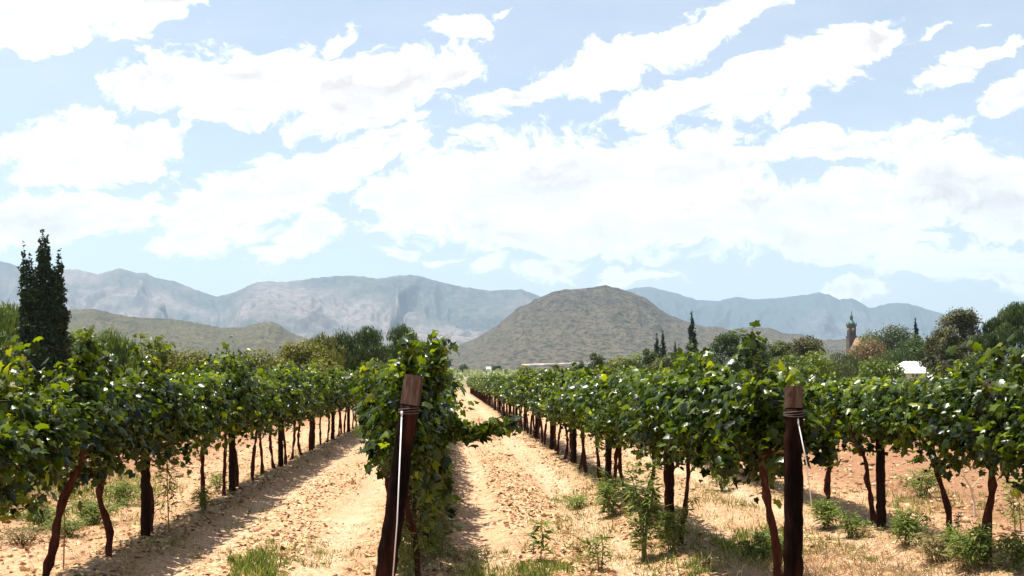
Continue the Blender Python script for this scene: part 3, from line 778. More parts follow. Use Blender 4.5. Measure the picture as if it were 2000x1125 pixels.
for i, (px, tp, lb) in enumerate([(966, 716, 'left one of two dark little trees by the tiny farmhouse'), (974, 714, 'right one of two dark little trees by the tiny farmhouse'), (906, 712, 'dark shrubby tree at the left foot of the conical hill')]):
    make_tree('broadleaf_tree', lb, 'tree', px, tp, 8 if i < 2 else 16, 600, 'round', T_GRN, 900, 1.0, seed=60 + i)

# ------------------------------------------------------------------ vines
def canopy(seed, det, zs=1.0, L=1.25, shoots=(), dens=1.0, low=.80, width=.38, spread=.56):
    """leaves of one vine trained on a wire at about 1 m; x across the row, y along it"""
    rg = np.random.default_rng(seed + 1000)
    tmpl, nl, ls = {0: (GRAPE, 3000, .062), 1: (GRAPE_M, 1900, .072), 2: (QUADL, 900, .10)}[det]
    nl = int(nl * dens * L / 1.25)
    ns = int(26 * L / 1.25); P = []; O = []
    canes = []
    for i in range(ns):
        y0 = rg.uniform(-L / 2, L / 2); a = rg.uniform(-1, 1)
        d = np.array([a * spread, rg.normal() * .22, rg.uniform(.55, 1.0)]); ln = (rg.uniform(.34, .74) if rg.random() < .82 else rg.uniform(.75, .98)) * zs * (1.08 - .42 * (2 * y0 / L) ** 2); dr = rg.uniform(.05, .62) * abs(a)
        s = np.array([rg.normal() * .05, y0, 1.0 + rg.normal() * .04])
        tt = np.linspace(0, 1, 7)
        path = s + d * (tt * ln)[:, None]; path[:, 2] -= dr * tt ** 2 * ln * 1.5
        canes.append(path)
        m = int(nl * .68 / ns); t = rg.random(m) ** .85
        q = s + d * (t * ln)[:, None]; q[:, 2] -= dr * t ** 2 * ln * 1.5
        q += rg.normal(size=q.shape) * [.07, .07, .05]
        P.append(q); O.append(np.stack([np.sign(q[:, 0]) * .6 + q[:, 0], rg.normal(size=m) * .3, np.full(m, .4)], 1))
    m = int(nl * .30); th = rg.uniform(0, 2 * math.pi, m); rr = rg.random(m) ** .4
    zc = (low + 1.56 * zs) / 2 + .02; hz = (1.56 * zs - low) / 2 + .05
    q = np.stack([width * rr * np.cos(th), rg.uniform(-L / 2, L / 2, m), zc + hz * rr * np.sin(th)], 1)
    # ragged lower edge
    q[:, 2] += (.10 * np.sin(q[:, 1] * 6 + seed) + .08 * np.sin(q[:, 1] * 17 + seed * 3 + q[:, 0] * 9)) * (q[:, 2] < 1.05); q[:, 2] -= (rg.random(m) < .06) * rg.random(m) * .2
    P.append(q); O.append(np.stack([np.cos(th), rg.normal(size=m) * .3, np.sin(th) * .6 + .25], 1))
    for (sx, sy, sz, ex, ey, ez, k) in shoots:              # individual long shoots
        t = rg.random(k); s = np.array([sx, sy, sz]); e = np.array([ex, ey, ez])
        q = s + (e - s) * t[:, None]; q += rg.normal(size=q.shape) * .035
        q[:, 2] -= .12 * abs(ex - sx) * 4 * t * (1 - t)
        P.append(q); O.append(rg.normal(size=q.shape) + [0, -.4, .4])
        tt = np.linspace(0, 1, 7); pth = s + (e - s) * tt[:, None]; pth[:, 2] -= .12 * abs(ex - sx) * 4 * tt * (1 - tt); canes.append(pth)
    pos = np.concatenate(P); out = np.concatenate(O); n = len(pos)
    nrm = out * .8 + rg.normal(size=(n, 3)) * .55 + np.array([-.12, 0, .35])
    tip = np.array([0, 0, -.75]) + out * .4 + rg.normal(size=(n, 3)) * .55
    size = (.45 + 1.1 * rg.random(n) ** 1.6) * ls
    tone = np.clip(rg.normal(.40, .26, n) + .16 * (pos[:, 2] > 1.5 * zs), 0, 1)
    V, T, C = leaves(tmpl, pos, nrm, tip, size, rg, tone)
    return V, T, C, canes

def trunk_mesh(seed, low_det=False, bend=None, r=.027):
    rg = np.random.default_rng(seed + 500); mb = MB()
    k = 6 if low_det else 16
    zz = np.linspace(-.08, 1.0, k)
    ax, ay = rg.normal() * .05, rg.normal() * .05; ph = rg.uniform(0, 6)
    pts = []
    for z in zz:
        t = max(0, z)
        if bend: bx = float(np.mean([np.interp(t + o_, [b[0] for b in bend], [b[1] for b in bend]) for o_ in (-.12, -.06, 0, .06, .12)]))
        else: bx = ax * math.sin(t * 4 + ph) - ax * math.sin(ph)
        pts.append((bx + rg.normal() * .004, ay * math.sin(t * 3.5 + ph) - ay * math.sin(ph) * (1 - t) - (0), z))
    pts = [(p[0], p[1], p[2]) for p in pts]
    rad = [r * (1.3 if i == 0 else .95 - .22 * i / k + .15 * rg.normal() * (not low_det) + .22 * (rg.random() < .12)) for i in range(k)]
    mb.tube(pts, rad, 5 if low_det else 9, True, 0 if low_det else .20, seed)
    tx, ty, tz = pts[-1]
    for s in (-1, 1):                                       # cordon arms along the wire
        q = [(tx, ty, tz - .03), (tx + .01, ty + s * .12, tz + .06), (tx * .4, ty + s * .35, tz + .05 + rg.normal() * .01), (0, ty + s * .62, tz + .06)]
        mb.tube(q, [r * .75, r * .65, r * .55, r * .35], 5 if low_det else 7, True, .1, seed)
    return mb.mesh('vine_trunk'), pts

def canes_mesh(canes):
    mb = MB()
    for c in canes: mb.tube(list(c), list(np.linspace(.006, .0025, len(c))), 4, False)
    return mb.mesh('vine_canes')

# shared variants
VAR = {0: [], 1: [], 2: []}
for det, cnt in ((0, 5), (1, 7), (2, 7)):
    for i in range(cnt):
        V, T, C, cn = canopy(i + 10 * det, det, zs=1 + .03 * (i % 3 - 1))
        f = mesh_from('vine_leaves', V, T, C); f.materials.append(MT['vine_near'])
        t, _ = trunk_mesh(i + 10 * det, det == 2)
        t.materials.append(MT['trunk']); t.polygons.foreach_set('use_smooth', np.ones(len(t.polygons), bool))
        c = None
        if det < 2:
            c = canes_mesh(cn); c.materials.append(MT['cane'])
        VAR[det].append((f, t, c))

ORD = ['first','second','third','fourth','fifth','sixth','seventh','eighth','ninth','tenth','eleventh','twelfth','thirteenth','fourteenth','fifteenth','sixteenth','seventeenth','eighteenth','nineteenth','twentieth']
ROWN = {'left': 'left row', 'middle': 'middle row behind the leaning post', 'right': 'right row beside the sandy lane', 'far_right': 'far right row'}
GRP = {k: 'grapevines of the ' + v for k, v in ROWN.items()}

def place_vine(row, i, x, y, hero=None):
    det = 0 if y < 13.5 else (1 if y < 30 else 2)
    root = empty('grapevine', (x, y, gz(x, y)))
    look = hero.get('look') if hero else None
    if i < 20: lb = '%s grapevine from the near end of the %s' % (ORD[i], ROWN[row])
    else: lb = 'distant grapevine past the twentieth of the %s' % ROWN[row]
    if look: lb = look
    tag(root, lb, 'grapevine', GRP[row])
    if hero:
        V, T, C, cn = canopy(200 + i + int(abs(x) * 100), 0, hero.get('zs', 1.0), hero.get('L', 1.25), hero.get('shoots', ()), hero.get('dens', 1.0), hero.get('low', .80), hero.get('width', .38), hero.get('spread', .56))
        off = hero.get('off', 0.)
        V = V + np.array([0, off, 0]); f = mesh_from('vine_leaves', V, T, C); f.materials.append(MT['vine_near'])
        t, _ = trunk_mesh(300 + i + int(abs(x) * 100), False, hero.get('bend'), hero.get('r', .027))
        t.materials.append(MT['trunk']); t.polygons.foreach_set('use_smooth', np.ones(len(t.polygons), bool))
        c = canes_mesh([q + np.array([0, off, 0]) for q in cn]); c.materials.append(MT['cane'])
        ms = (f, t, c)
    else:
        ms = VAR[det][random.randrange(len(VAR[det]))]
        root.rotation_euler[2] = random.choice((0, math.pi)) + random.uniform(-.06, .06)
        s = random.uniform(.90, 1.12) * (.94 if row == 'far_right' else 1); root.scale = (1, 1.0, s)
        if y > 40: root.scale = (1, 1.25, s)
    for nm, me in zip(('foliage', 'trunk', 'canes'), ms):
        if me is None: continue
        o = bpy.data.objects.new(nm, me); COL.objects.link(o); o.parent = root

H = {  # row -> list of (depth, hero settings)
 'left': [
   (5.6, dict(zs=.80, low=.74)), (6.5, dict(zs=.80, low=.78, dens=1.1)),
   (7.55, dict(x=-3.03, zs=.88, low=.80, dens=1.15, L=1.3, width=.36, bend=[(0,-.06),(.25,.02),(.45,.03),(.62,.08),(.8,.18),(1,.25)], r=.034, shoots=((0,.55,1.4,.10,.6,1.94,140),(.05,.45,1.3,.0,.5,1.75,70)), look='thick crooked grapevine nearest the left edge, first in the left row')),
   (8.65, dict(zs=1.0, low=.82, dens=1.1, L=1.3, bend=[(0,.02),(.3,.04),(.5,-.10),(.7,-.02),(.85,.07),(1,.1)], r=.031, shoots=((0,0,1.5,.05,0,1.78,60),), look='grapevine with a bent knee in its trunk left of the first dark post, left row')),
   (9.95, dict(zs=1.0, low=.84, dens=1.05, L=1.4, shoots=((0,.1,1.5,.05,.2,1.86,70),(.2,0,1.0,.1,.1,.72,25)))),
   (12.1, dict(zs=1.0, low=.80, dens=1.0, L=1.9, off=-.5)), ] + [(d, None) for d in (13.1, 14.05, 14.95, 16.0, 16.9, 17.9, 18.9, 19.9)],
 'middle': [
   (7.45, dict(x=-.33, zs=1.03, low=.90, dens=1.0, L=1.3, width=.25, spread=.30, bend=[(0,.10),(.3,.07),(.5,.0),(1,-.02)], r=.028, shoots=((.0,-.35,1.4,.04,-.40,1.82,110),(.18,-.2,1.4,.27,-.2,1.82,110),(.2,-.3,1.4,.28,-.3,1.70,80),(.15,-.2,1.1,.18,-.2,.30,80),(.26,.1,1.0,.30,.1,.35,70),(.05,.4,1.0,.10,.4,.30,60),(.2,.3,1.25,.84,.4,1.20,190),(.2,.3,1.2,.62,.35,1.10,80)), look='tall leafy grapevine behind the leaning post, throwing a long shoot over the lane')),
   (8.4, dict(x=-.42, zs=1.0, low=.88, dens=1.1, L=1.3, width=.34, spread=.46, bend=[(0,-.06),(.4,-.10),(.8,-.12),(1,-.05)], shoots=((.2,0,1.4,.28,0,1.9,40),)))] + [(d, None) for d in (9.4, 10.5, 11.5, 12.5, 13.5, 14.5)],
 'right': [
   (7.05, dict(x=2.27, zs=1.0, low=.92, dens=1.2, L=1.6, off=.55, bend=[(0,.05),(.3,.04),(.6,-.02),(1,-.06)], r=.030, shoots=((-.1,-.6,1.45,-.15,-.6,1.90,60),(-.3,-.7,1.1,-.4,-.75,.95,90),(.3,-.7,1.2,.34,-.75,.98,90)), look='grapevine just left of the right front post, its leaves lit yellow')),
   (9.2, dict(x=2.17, zs=1.0, low=.90, dens=1.15, L=2.1, off=-.45, bend=[(0,-.05),(.3,.0),(.6,.05),(1,.04)], r=.027, look='grapevine with a red brown leaning trunk beside the leafy weeds, right row')),
   (9.62, dict(x=2.12, zs=1.0, low=.88, L=1.2, r=.022)),
   (11.4, dict(zs=1.02, low=.78, L=1.7, off=-.3)), ] + [(d, None) for d in (12.4, 13.15, 14.9, 16.2, 16.9, 18.2, 18.9, 20.1)],
 'far_right': [
   (6.3, dict(zs=.96, low=.8)), (7.25, dict(zs=.96, low=.8, dens=1.1)),
   (8.35, dict(x=4.53, zs=.96, low=.80, dens=1.1, bend=[(0,-.02),(.3,-.05),(.6,.02),(.85,.04),(1,0)], r=.034, shoots=((0,0,1.4,.1,0,1.85,60),), look='grapevine with the thick pale scarred trunk nearest the right edge')),
   (9.2, dict(x=4.56, zs=.96, low=.82, L=1.4, bend=[(0,.05),(.35,0),(.7,-.09),(1,-.1)], r=.026, look='grapevine with a slim trunk leaning left, second from the right edge')),
   (10.6, dict(x=4.48, zs=.96, low=.88, L=1.5, bend=[(0,.04),(.3,-.02),(.7,-.1),(1,-.24)], r=.026, look='grapevine leaning left against the black post of the far right row')),
   (11.75, dict(x=4.5, zs=.96, low=.84, L=1.3, bend=[(0,-.05),(.4,-.06),(.7,.05),(1,.03)], r=.03)),
   (12.9, dict(zs=.96, low=.80)), ] + [(d, None) for d in (13.9, 14.9, 15.9)],
}
END = {'left': 78, 'middle': 48, 'right': 112, 'far_right': 70}
for row, lst in H.items():
    lst = list(lst); y = lst[-1][0]
    while y < END[row]:
        y += (1.02 if y < 40 else 1.28) * random.uniform(.92, 1.08); lst.append((y, None))
    for i, (d, h) in enumerate(lst):
        x = ROWX[row] + (random.uniform(-.04, .04) if h is None else 0)
        if h and 'x' in h: x = h['x']
        place_vine(row, i, x, d, h)

# ------------------------------------------------------------------ trellis posts
def post_mesh(h, r, lean=0., seed=0, z0=-.4, z1=None):
    rg = np.random.default_rng(seed); mb = MB(); zz = np.linspace(z0, z1 or h, 40)
    mb.tube([(lean * z / h + .003 * rg.normal(), .003 * rg.normal(), z) for z in zz], [r * (1.06 - .1 * z / h + .02 * rg.normal()) for z in zz], 18, True, .022, seed)
    return mb.mesh('post_shaft')
def wrap(z, r, x=0.):
    mb = MB()
    for k in range(3): 
        zc = z + k * .012
        ring = [(x + r * math.cos(a), r * math.sin(a), zc + .006 * math.sin(a + k)) for a in np.linspace(0, 2 * math.pi, 17)]
        mb.tube(ring, .0035, 5, False)
    return mb.mesh('wire_wrap')

def end_post(x, y, h, r, lean, label, top_z, string, mat):
    root = empty('wooden_post', (x, y, gz(x, y))); tag(root, label, 'post')
    lx = lambda z: lean * z / h
    sh = post_mesh(h, r, lean, 3, z1=top_z); link('shaft', sh, mat, root, True)
    mb = MB(); zz = np.linspace(top_z, h, 5)
    mb.tube([(lx(z), 0, z) for z in zz], [r * (1.07 - .1 * z / h) for z in zz[:-1]] + [r * .93], 16, True, .035, 4); link('pale_head', mb.mesh('pale_head'), MT['posttop'], root)  # head gets a paler wood tone than the shaft
    for z in (top_z - .05,):
        link('wire_wrap', wrap(z, r * 1.03, lx(z)), MT['wire'], root)
    mb = MB()
    a, b = string
    mid = tuple((p + q) / 2 + (0.012 if i == 0 else 0) for i, (p, q) in enumerate(zip(a, b)))
    mb.tube([a, mid, b], [.0045, .004, .0035], 6); mb.tube([(a[0], a[1] + .01, a[2] + .03), a], [.007, .006], 6)
    link('string', mb.mesh('string'), MT['string'], root, True)
    return root
end_post(-.455, 6.4, 1.55, .063, .22, 'thick brown wooden end post leaning right, standing in front of the middle row', 1.36,
         ((.145, -.085, 1.29), (.075, -.30, -.02), ), MT['post'])
end_post(2.205, 6.4, 1.5, .058, -.0, 'upright dark brown wooden end post on the right with a white string', 1.36,
         ((.01, -.062, 1.26), (.085, -.085, .74)), MT['post'])

pv = []
for k in range(4):
    me = post_mesh(1.62, .044, random.uniform(-.03, .03), 20 + k); me.materials.append(MT['postdark']); me.polygons.foreach_set('use_smooth', np.ones(len(me.polygons), bool)); pv.append(me)
wm_ = wrap(1.0, .047); wm_.materials.append(MT['wire'])
PO = {'left': [9.69 + 3.85 * k for k in range(18)], 'middle': [10.3 + 3.85 * k for k in range(10)], 'right': [10.0 + 3.87 * k for k in range(26)], 'far_right': [10.35 + 3.85 * k for k in range(15)]}
for row, ds in PO.items():
    for i, d in enumerate(ds):
        x = ROWX[row] + (0.03 if row == 'left' else 0) - (.02 if row == 'far_right' else 0)
        if row == 'far_right' and i == 0: x = 4.48
        r = empty('trellis_post', (x, d, gz(x, d)), random.uniform(0, 6.28))
        if i < 12: lb = '%s dark trellis post from the near end of the %s' % (ORD[i], ROWN[row])
        else: lb = 'distant post past the twelfth of the %s' % ROWN[row]
        tag(r, lb, 'post', 'trellis posts of the ' + ROWN[row])
        if row == 'far_right': r.scale = (1, 1, .9)
        for nm, me in (('shaft', pv[i % 4]), ('wire_wrap', wm_)):
            if nm == 'wire_wrap' and d > 30: continue
            o = bpy.data.objects.new(nm, me); COL.objects.link(o); o.parent = r
# trellis wires
for row, rx in ROWX.items():
    for z, w in ((1.02, 'lower'), (1.42, 'upper')):
        mb = MB(); ys = np.arange(6.4, END[row], 3.85)
        mb.tube([(rx + .045, y, z + gz(rx, y) * .5) for y in ys], .0028, 5, False)
        o = link('trellis_wire', mb.mesh('trellis_wire'), MT['wire']); tag(o, '%s thin grey wire running along the posts of the %s' % (w, ROWN[row]), 'wire', 'trellis wires')
# weathered wood end among the leaves of the far right row
mb = MB(); mb.tube([(0, 0, 0), (-.02, -.08, .10), (-.05, -.2, .22)], [.085, .088, .08], 14, True, .05, 9)
o = link('wood_stump', mb.mesh('wood_stump'), MT['posttop']); x, y, z = at(1925, 810, 8.25); o.location = (x, y, z)
tag(o, 'weathered brown wood end poking out of the leaves at far right', 'wood')

# ------------------------------------------------------------------ weeds, grass, litter
W_LEAF = leaf_mat('weed_leaf', [(0,(.045,.075,.012)),(.5,(.11,.16,.028)),(1,(.26,.28,.08))], .6, .35, (1.4,1.4,.5), .15, .15)
W_DRY = leaf_mat('dry_weed_leaf', [(0,(.10,.08,.03)),(.5,(.20,.19,.08)),(.85,(.30,.26,.12)),(1,(.10,.035,.02))], .7, .25, (1.3,1.2,.7), .2, .15)
W_STEM = plain_mat('weed_stem', (.22,.09,.04), .8); W_GST = plain_mat('green_weed_stem', (.14,.15,.05), .8)
def weed(name, label, x, y, h, w, stems, nl, ls, leafm, stemm, seed, group=None, upright=.9):
    rg = np.random.default_rng(seed + 900); root = empty(name, (x, y, gz(x, y)))
    tag(root, label, 'weed', group); P = []; O = []; mb = MB()
    for i in range(stems):
        a = rg.uniform(0, 6.28); sp = (w * rg.uniform(.1, 1) if stems > 1 else w * .1)
        e = np.array([math.cos(a) * sp, math.sin(a) * sp, h * rg.uniform(.65, 1) if i else h])
        b = np.array([rg.normal() * .02, rg.normal() * .02, 0]) if stems > 1 else np.zeros(3)
        m_ = (b + e) / 2 + np.array([rg.normal() * .03, rg.normal() * .03, h * .08])
        mb.tube([b - [0, 0, .05], m_ * [.6, .6, 1], e], [.007, .005, .002], 5, False)
        k = max(3, nl // stems); t = .12 + .88 * rg.random(k) ** .8
        q = (b * (1 - t)[:, None] ** 2 + 2 * (m_ * [.6, .6, 1]) * (t * (1 - t))[:, None] + e * (t ** 2)[:, None])
        an = rg.uniform(0, 6.28, k); dr = np.stack([np.cos(an), np.sin(an), rg.uniform(-.3, .7, k)], 1)
        br = rg.random(k) * w * .45 * (1.1 - t)
        P.append(q + dr * br[:, None]); O.append(dr)
    pos = np.concatenate(P); dr = np.concatenate(O); n = len(pos)
    V, T, C = leaves(LANCE, pos, np.array([0, 0, 1.]) + rg.normal(size=(n, 3)) * .45, dr, rg.uniform(.6, 1.3, n) * ls, rg)
    link('stems', mb.mesh('stems'), stemm, root); link('leaves', mesh_from('weed_leaves', V, T, C), leafm, root)
def gpx(px, py):                                            # ground point seen at a photo pixel
    d = CAMZ * F / (py - HY); return ((px - VX) / F * d, d)
WE = [
 ('tall_weed','tall dry weed with a thin red stem right of the first dark left post',330,1052,.98,.24,1,230,.10,W_DRY,W_STEM,1),
 ('tall_weed','thin dry stalk standing beside the crooked leftmost trunk',124,1118,.62,.10,1,34,.06,W_DRY,W_STEM,2),
 ('tall_weed','tall bushy leafy weed in front of the right row, the biggest one',1258,1092,.92,.30,7,900,.085,W_LEAF,W_GST,3),
 ('leafy_weed','leafy weed spreading left of the biggest weed, right row',1195,1010,.45,.30,7,420,.085,W_LEAF,W_GST,4),
 ('leafy_weed','leafy weed at the foot of the red trunk in the right row',1312,1085,.5,.26,6,420,.075,W_LEAF,W_GST,5),
 ('leafy_weed','young weed with a star of narrow leaves standing in the sandy lane',1055,1095,.36,.17,1,60,.13,W_LEAF,W_STEM,6),
 ('leafy_weed','young weed with a single stem right of the star-leaved one',1177,1108,.30,.19,2,130,.08,W_LEAF,W_STEM,7),
 ('leafy_weed','small dark-leaved seedling left of the star-leaved weed',1042,1082,.16,.06,1,20,.05,W_DRY,W_STEM,8),
 ('leafy_weed','green leafy weed behind the right front post',1612,1026,.34,.30,8,620,.075,W_LEAF,W_GST,9),
 ('leafy_weed','dark leafy weed left of the black post, far right row',1662,1046,.26,.26,6,420,.07,W_LEAF,W_GST,10),
 ('leafy_weed','leafy weed right of the black post, far right row',1775,1072,.32,.36,9,700,.07,W_LEAF,W_GST,11),
 ('leafy_weed','leafy weed between the two rightmost trunks',1898,1118,.36,.36,9,760,.075,W_LEAF,W_GST,12),
 ('leafy_weed','leafy weed in the lower right corner',1985,1124,.28,.30,7,500,.07,W_LEAF,W_GST,13),
 ('tall_weed','thin upright weed at the right edge in the sun',1988,1040,.62,.18,2,170,.09,W_LEAF,W_GST,14),
 ('leafy_weed','small reddish upright weed left of the thick pale trunk',1872,1090,.34,.10,1,120,.05,W_DRY,W_STEM,15),
 ('leafy_weed','low weed under the yellow leaves in the right row',1412,955,.35,.35,7,420,.08,W_LEAF,W_GST,16),
 ('leafy_weed','drooping dark weed near the second post of the right row',1180,1000,.5,.16,4,170,.09,W_LEAF,W_GST,17),
 ('leafy_weed','low weed left of the first dark left post in the sun',85,1035,.26,.45,12,1100,.06,W_LEAF,W_GST,18),
 ('leafy_weed','broad green weed clump behind the bent left trunk',178,1020,.30,.6,16,1600,.06,W_LEAF,W_GST,19),
 ('leafy_weed','green weed clump behind the first dark left post',240,985,.32,.5,14,1200,.06,W_LEAF,W_GST,20),
 ('leafy_weed','green weed clump at the left edge in shade',10,1015,.36,.45,12,1000,.07,W_LEAF,W_GST,21),
 ('leafy_weed','low green weeds in the sun between the two crooked left trunks',130,1050,.20,.45,14,1100,.05,W_LEAF,W_GST,25),
 ('leafy_weed','dry brownish weed patch at the lower left edge',45,1065,.16,.4,12,700,.05,W_DRY,W_STEM,26),
 ('leafy_weed','yellow green weed mound right of the leaning red trunk, right row',1480,1085,.26,.34,12,1000,.06,W_LEAF,W_GST,27),
 ('leafy_weed','reddish dry weed patch below the slim leaning trunk at right',1830,1100,.26,.34,14,800,.05,W_DRY,W_STEM,28),
 ('leafy_weed','low yellow green weeds at the shaded edge between lane and right row',1130,985,.18,.4,12,700,.05,W_LEAF,W_GST,29),
 ('leafy_weed','weed at the foot of the third left trunk',400,1010,.30,.3,6,320,.07,W_LEAF,W_GST,22),
 ('leafy_weed','sunlit leafy weed in the turned soil beyond the black post',1800,972,.42,.40,9,620,.08,W_LEAF,W_GST,23),
 ('leafy_weed','weed beside the second dark left post',425,965,.28,.3,6,320,.07,W_LEAF,W_GST,24),
]
for (nm, lb, px, py, h, w, st, nl, ls, lm, sm, sd_) in WE:
    x, y = gpx(px, py); weed(nm, lb, x, y, h, w, st, nl, ls, lm, sm, sd_)
# weeds of the shaded strip under the middle row
for i in range(22):
    y = 7.4 + i * .48; x = -.20 + random.uniform(-.14, .16)
    weed('leafy_weed', 'dusty weed in the shaded strip under the middle row behind the leaning post', x, y, random.uniform(.35, .78), .22, 6, 420, .06, W_DRY if i % 2 else W_LEAF, W_GST, 100 + i, 'weeds under the middle row')
# dry pale branch sticking from the turned soil
mb = MB(); x, y = gpx(1905, 1012)
B0 = [(0,0,-.05),(.0,.02,.12),(-.02,.02,.22),(-.07,.02,.30),(-.14,.03,.37),(-.22,.02,.42)]
mb.tube(B0, [.010,.009,.008,.006,.004,.002], 6)
for a, e in ((3,(-.16,0,.50)),(3,(-.24,.05,.34)),(4,(-.22,.0,.50)),(2,(.05,-.04,.33))):
    s = B0[a]; m_ = tuple((p + q) / 2 + .012 for p, q in zip(s, e)); mb.tube([s, m_, e], [.005, .004, .002], 5)
o = link('dry_branch', mb.mesh('dry_branch'), plain_mat('bleached_branch', (.62,.5,.36), .8)); o.location = (x, y, gz(x, y)); o.scale = (1.5, 1.5, 1.5)
tag(o, 'bleached forked dry branch standing in the turned soil at right', 'branch')

def blades(name, label, cat, patches, mat, seed, h=(.08, .2), wd=.05, lean=.5):
    rg = np.random.default_rng(seed); P = []; S = []
    for (px, py, rx, ry, n, hh) in patches:
        a = rg.uniform(0, 6.28, n); r = rg.random(n) ** .6
        r = np.where(rg.random(n) < .35, r * 1.7, r); rx *= 1.25; ry *= 1.25; n_c = max(3, n // 22); ca = rg.uniform(0, 6.28, n_c); cr = rg.random(n_c) ** .5 * 1.2; kk = rg.integers(0, n_c, n)
        dx = px + rx * (cr * np.cos(ca))[kk] + rx * .10 * rg.normal(size=n); dy = np.maximum(py + ry * (cr * np.sin(ca))[kk] + ry * .07 * rg.normal(size=n), 760)
        d = CAMZ * F / (dy - HY); x = (dx - VX) / F * d
        clump = rg.normal(size=(n, 2)) * .02
        x = x + clump[:, 0]; d = d + clump[:, 1]
        P.append(np.stack([x, d, ground_z(x, d) - .005], 1)); S.append(rg.uniform(*h, n) * hh * (1.1 - .6 * r))
    pos = np.concatenate(P); s = np.concatenate(S); n = len(pos)
    tip = np.array([0, 0, 1.]) + rg.normal(size=(n, 3)) * lean * [1, 1, .3]
    nrm = rg.normal(size=(n, 3)) * [1, 1, .2] + [0, -.4, 0]
    T = (np.array([(-wd,0,0),(wd,0,0),(wd*.7,.55,.05),(-wd*.7,.55,.05),(0,1,.25)]), np.array([(0,1,2),(0,2,3),(3,2,4)]))
    V, F_, C = leaves(T, pos, nrm, tip, s, rg)
    tag(link(name, mesh_from(name, V, F_, C), mat), label, cat, kind='stuff')
G_GRN = leaf_mat('grass_blade', [(0,(.05,.08,.018)),(.4,(.11,.16,.035)),(.75,(.24,.27,.07)),(1,(.42,.36,.15))], .5, .35, (1.2,1.3,.6), .3, 0)
G_DRY = leaf_mat('straw', [(0,(.26,.15,.07)),(.5,(.44,.32,.18)),(1,(.66,.55,.37))], .7, .2, (1.1,1,.8), .2, 0)
blades('green_grass', 'short bright green grass tufts scattered on the sandy ground', 'grass',
  [(595,1075,60,16,1500,.45),(508,1112,40,18,1600,.8),(930,1082,42,12,900,.5),(975,1118,70,14,1600,.6),(1060,1115,40,14,900,.6),(1480,1068,48,26,2200,.8),(1400,1015,70,40,1200,.5),
   (60,950,90,22,2200,.9),(200,950,100,24,2600,.9),(170,1000,110,26,2200,.6),(1130,960,40,30,900,.6),(1330,1115,60,16,900,.6),(1800,980,50,22,900,.8),(1600,1070,60,16,700,.5),
   (430,1000,60,20,700,.5),(330,950,60,25,900,.6),(1450,960,60,25,900,.6),(590,890,40,12,400,.6),(350,1070,60,14,500,.4),(1960,1000,50,30,800,.6),(1200,920,60,30,500,.5),
   (660,1040,120,40,300,.35),(980,1000,120,60,300,.3),(1700,1100,120,20,500,.4),(480,930,50,15,500,.6),(1440,1010,110,70,2600,.45),(1350,950,80,30,1200,.5),(1150,990,60,50,1500,.55),(1230,1060,90,40,1500,.5),(1660,1010,60,40,1300,.5),(1760,1090,160,30,1500,.5),(1930,1100,80,30,1200,.6),(1290,1100,140,22,1200,.5),(1090,1060,50,40,700,.5),(780,1010,20,90,500,.6)], G_GRN, 201)
strips = []
for row, rx in ROWX.items():
    y = 7.2
    while y < 60:
        px = VX + (rx + .1) * F / y; py = HY + CAMZ * F / y; hw = .5 * F / y
        if -60 < px < 2060 or y > 9: strips.append((px, py, hw, max(2, CAMZ * F / y * .06), 260 if y < 16 else 120, .6))
        y *= 1.07
blades('dry_grass', 'pale dry grass and straw lying under the vine rows', 'grass',
  strips + [(1700,1095,230,28,2600,.45),(1100,1040,200,70,1800,.35),(1250,1000,120,60,1200,.4),(560,1100,200,22,700,.3),(250,1090,200,30,900,.5),(100,1020,120,40,800,.6),(1450,1010,120,60,1400,.45),(1820,1020,160,40,900,.5),(1850,1060,60,26,900,.9),(1720,1100,150,24,3000,.8),(1600,1110,80,16,900,.8),(1500,1110,80,14,900,.7),(140,1060,140,50,1600,.5),(1900,960,110,30,900,.9),(1700,960,60,25,500,.8),(1000,1090,130,28,1200,.4)], G_DRY, 202, (.06,.2), .03, 1.6)

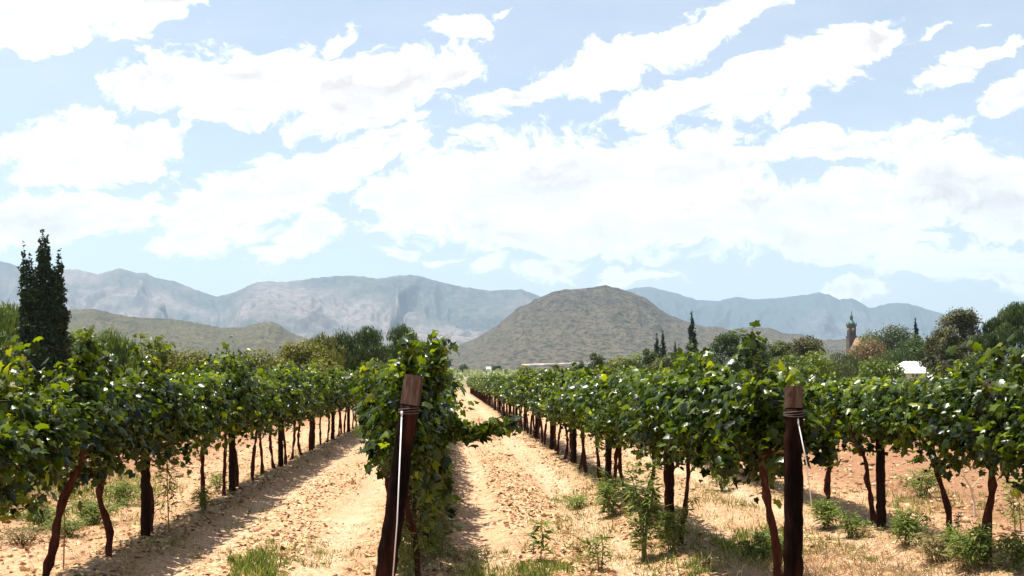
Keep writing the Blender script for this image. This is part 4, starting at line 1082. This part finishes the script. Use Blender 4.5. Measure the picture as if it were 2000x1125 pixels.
def litter():
    rg = np.random.default_rng(303); P = []
    for (lc, w, n, y0, y1) in ((-1.75,1.0,9000,6.5,40),(.95,.45,6500,6.5,40),(3.35,1.0,7000,6.5,30),(.15,.35,5000,6.5,40),(1.75,.35,5000,6.5,40),(-.4,.5,3500,6.5,30),(2.3,.5,3500,6.5,30),(-3.0,.5,3500,6.5,30),(-4.6,1.4,5500,7.5,25),(6.2,1.2,3000,8,25),(.95,1.3,2500,6.5,30)):
        y = y0 * (y1 / y0) ** rg.random(n); x = lc + rg.normal(size=n) * w * .6
        k = fbm(x * .9, y * .6, 3, 55) + rg.normal(size=n) * .08 > .42
        P.append(np.stack([x[k], y[k]], 1))
    q = np.concatenate(P); ok = np.ones(len(q), bool)
    for lc in (-1.75, .95, 3.4):
        for t_ in (-.62, .62): ok &= ~((np.abs(q[:, 0] - lc - t_) < .24) & (rg.random(len(q)) < .86))
    q = q[ok]; n = len(q)
    pos = np.stack([q[:, 0], q[:, 1], ground_z(q[:, 0], q[:, 1]) + .006], 1)
    nrm = np.array([0, 0, 1.]) + rg.normal(size=(n, 3)) * .35
    V, T, C = leaves(GRAPE_M, pos, nrm, rg.normal(size=(n, 3)), rg.uniform(.015, .058, n) * np.where(rg.random(n) < .06, 1.6, 1), rg)
    m = leaf_mat('fallen_leaf', [(0,(.08,.02,.012)),(.25,(.18,.06,.025)),(.45,(.32,.17,.07)),(.7,(.45,.31,.13)),(1,(.62,.50,.29))], .7, .1, (1,1,1), .2, 0)
    tag(link('leaf_litter', mesh_from('leaf_litter', V, T, C), m), 'dry curled brown leaves strewn over the sandy lanes', 'leaf litter', kind='stuff')
    # clods of soil
    P = []
    for (x0, x1, y0, y1, n) in ((5.2, 16, 7, 40, 5200), (-14, -3.9, 7, 40, 3600), (-2.9, 5, 6.3, 26, 2600)):
        y = y0 * (y1 / y0) ** rg.random(n); P.append(np.stack([rg.uniform(x0, x1, n), y], 1))
    q = np.concatenate(P); n = len(q)
    oc = np.array([(1,0,0),(-1,0,0),(0,1,0),(0,-1,0),(0,0,.7),(0,0,-.7)]); of = np.array([(0,2,4),(2,1,4),(1,3,4),(3,0,4),(2,0,5),(1,2,5),(3,1,5),(0,3,5)])
    s = rg.gamma(2., .011, n) + .006; s[q[:, 0].searchsorted(0) * 0:] = s
    inl = (q[:, 0] > -2.9) & (q[:, 0] < 5); s[inl] *= .30
    pos = np.stack([q[:, 0], q[:, 1], ground_z(q[:, 0], q[:, 1]) + s * .2], 1)
    Rm = frames(np.array([0, 0, 1.]) + rg.normal(size=(n, 3)) * .4, rg.normal(size=(n, 3)))
    W = np.einsum('nij,nkj->nki', Rm, oc[None] * s[:, None, None] * rg.uniform(.6, 1.3, (n, 6, 1))) + pos[:, None]
    T = (of[None] + (np.arange(n) * 6)[:, None, None]).reshape(-1, 3)
    m2 = leaf_mat('soil_clod', [(0,(.22,.11,.06)),(.5,(.38,.23,.13)),(1,(.55,.40,.25))], .95, 0, (1,1,1), .1, 0)
    tag(link('soil_clods', mesh_from('soil_clods', W.reshape(-1, 3), T, np.repeat(rg.random(n), 8)), m2, smooth=False), 'loose clods and pebbles of reddish turned soil', 'soil', kind='stuff')
litter()

# ------------------------------------------------------------------ haze
HAZE = .80e-4
def haze():
    mb = MB(); mb.box(-9500, 9500, -60, 12100, -30, 1350)
    m, nt, N, L = new_mat('haze'); out = N.new('ShaderNodeOutputMaterial'); v = N.new('ShaderNodeVolumePrincipled')
    v.inputs['Density'].default_value = HAZE; v.inputs['Density Attribute'].default_value = ''
    v.inputs['Color'].default_value = (.60, .80, 1.0, 1); v.inputs['Anisotropy'].default_value = .2
    L.new(v.outputs[0], out.inputs['Volume'])
    o = link('haze', mb.mesh('haze'), m); tag(o, 'pale air haze over the whole valley', 'haze', kind='stuff')
haze()
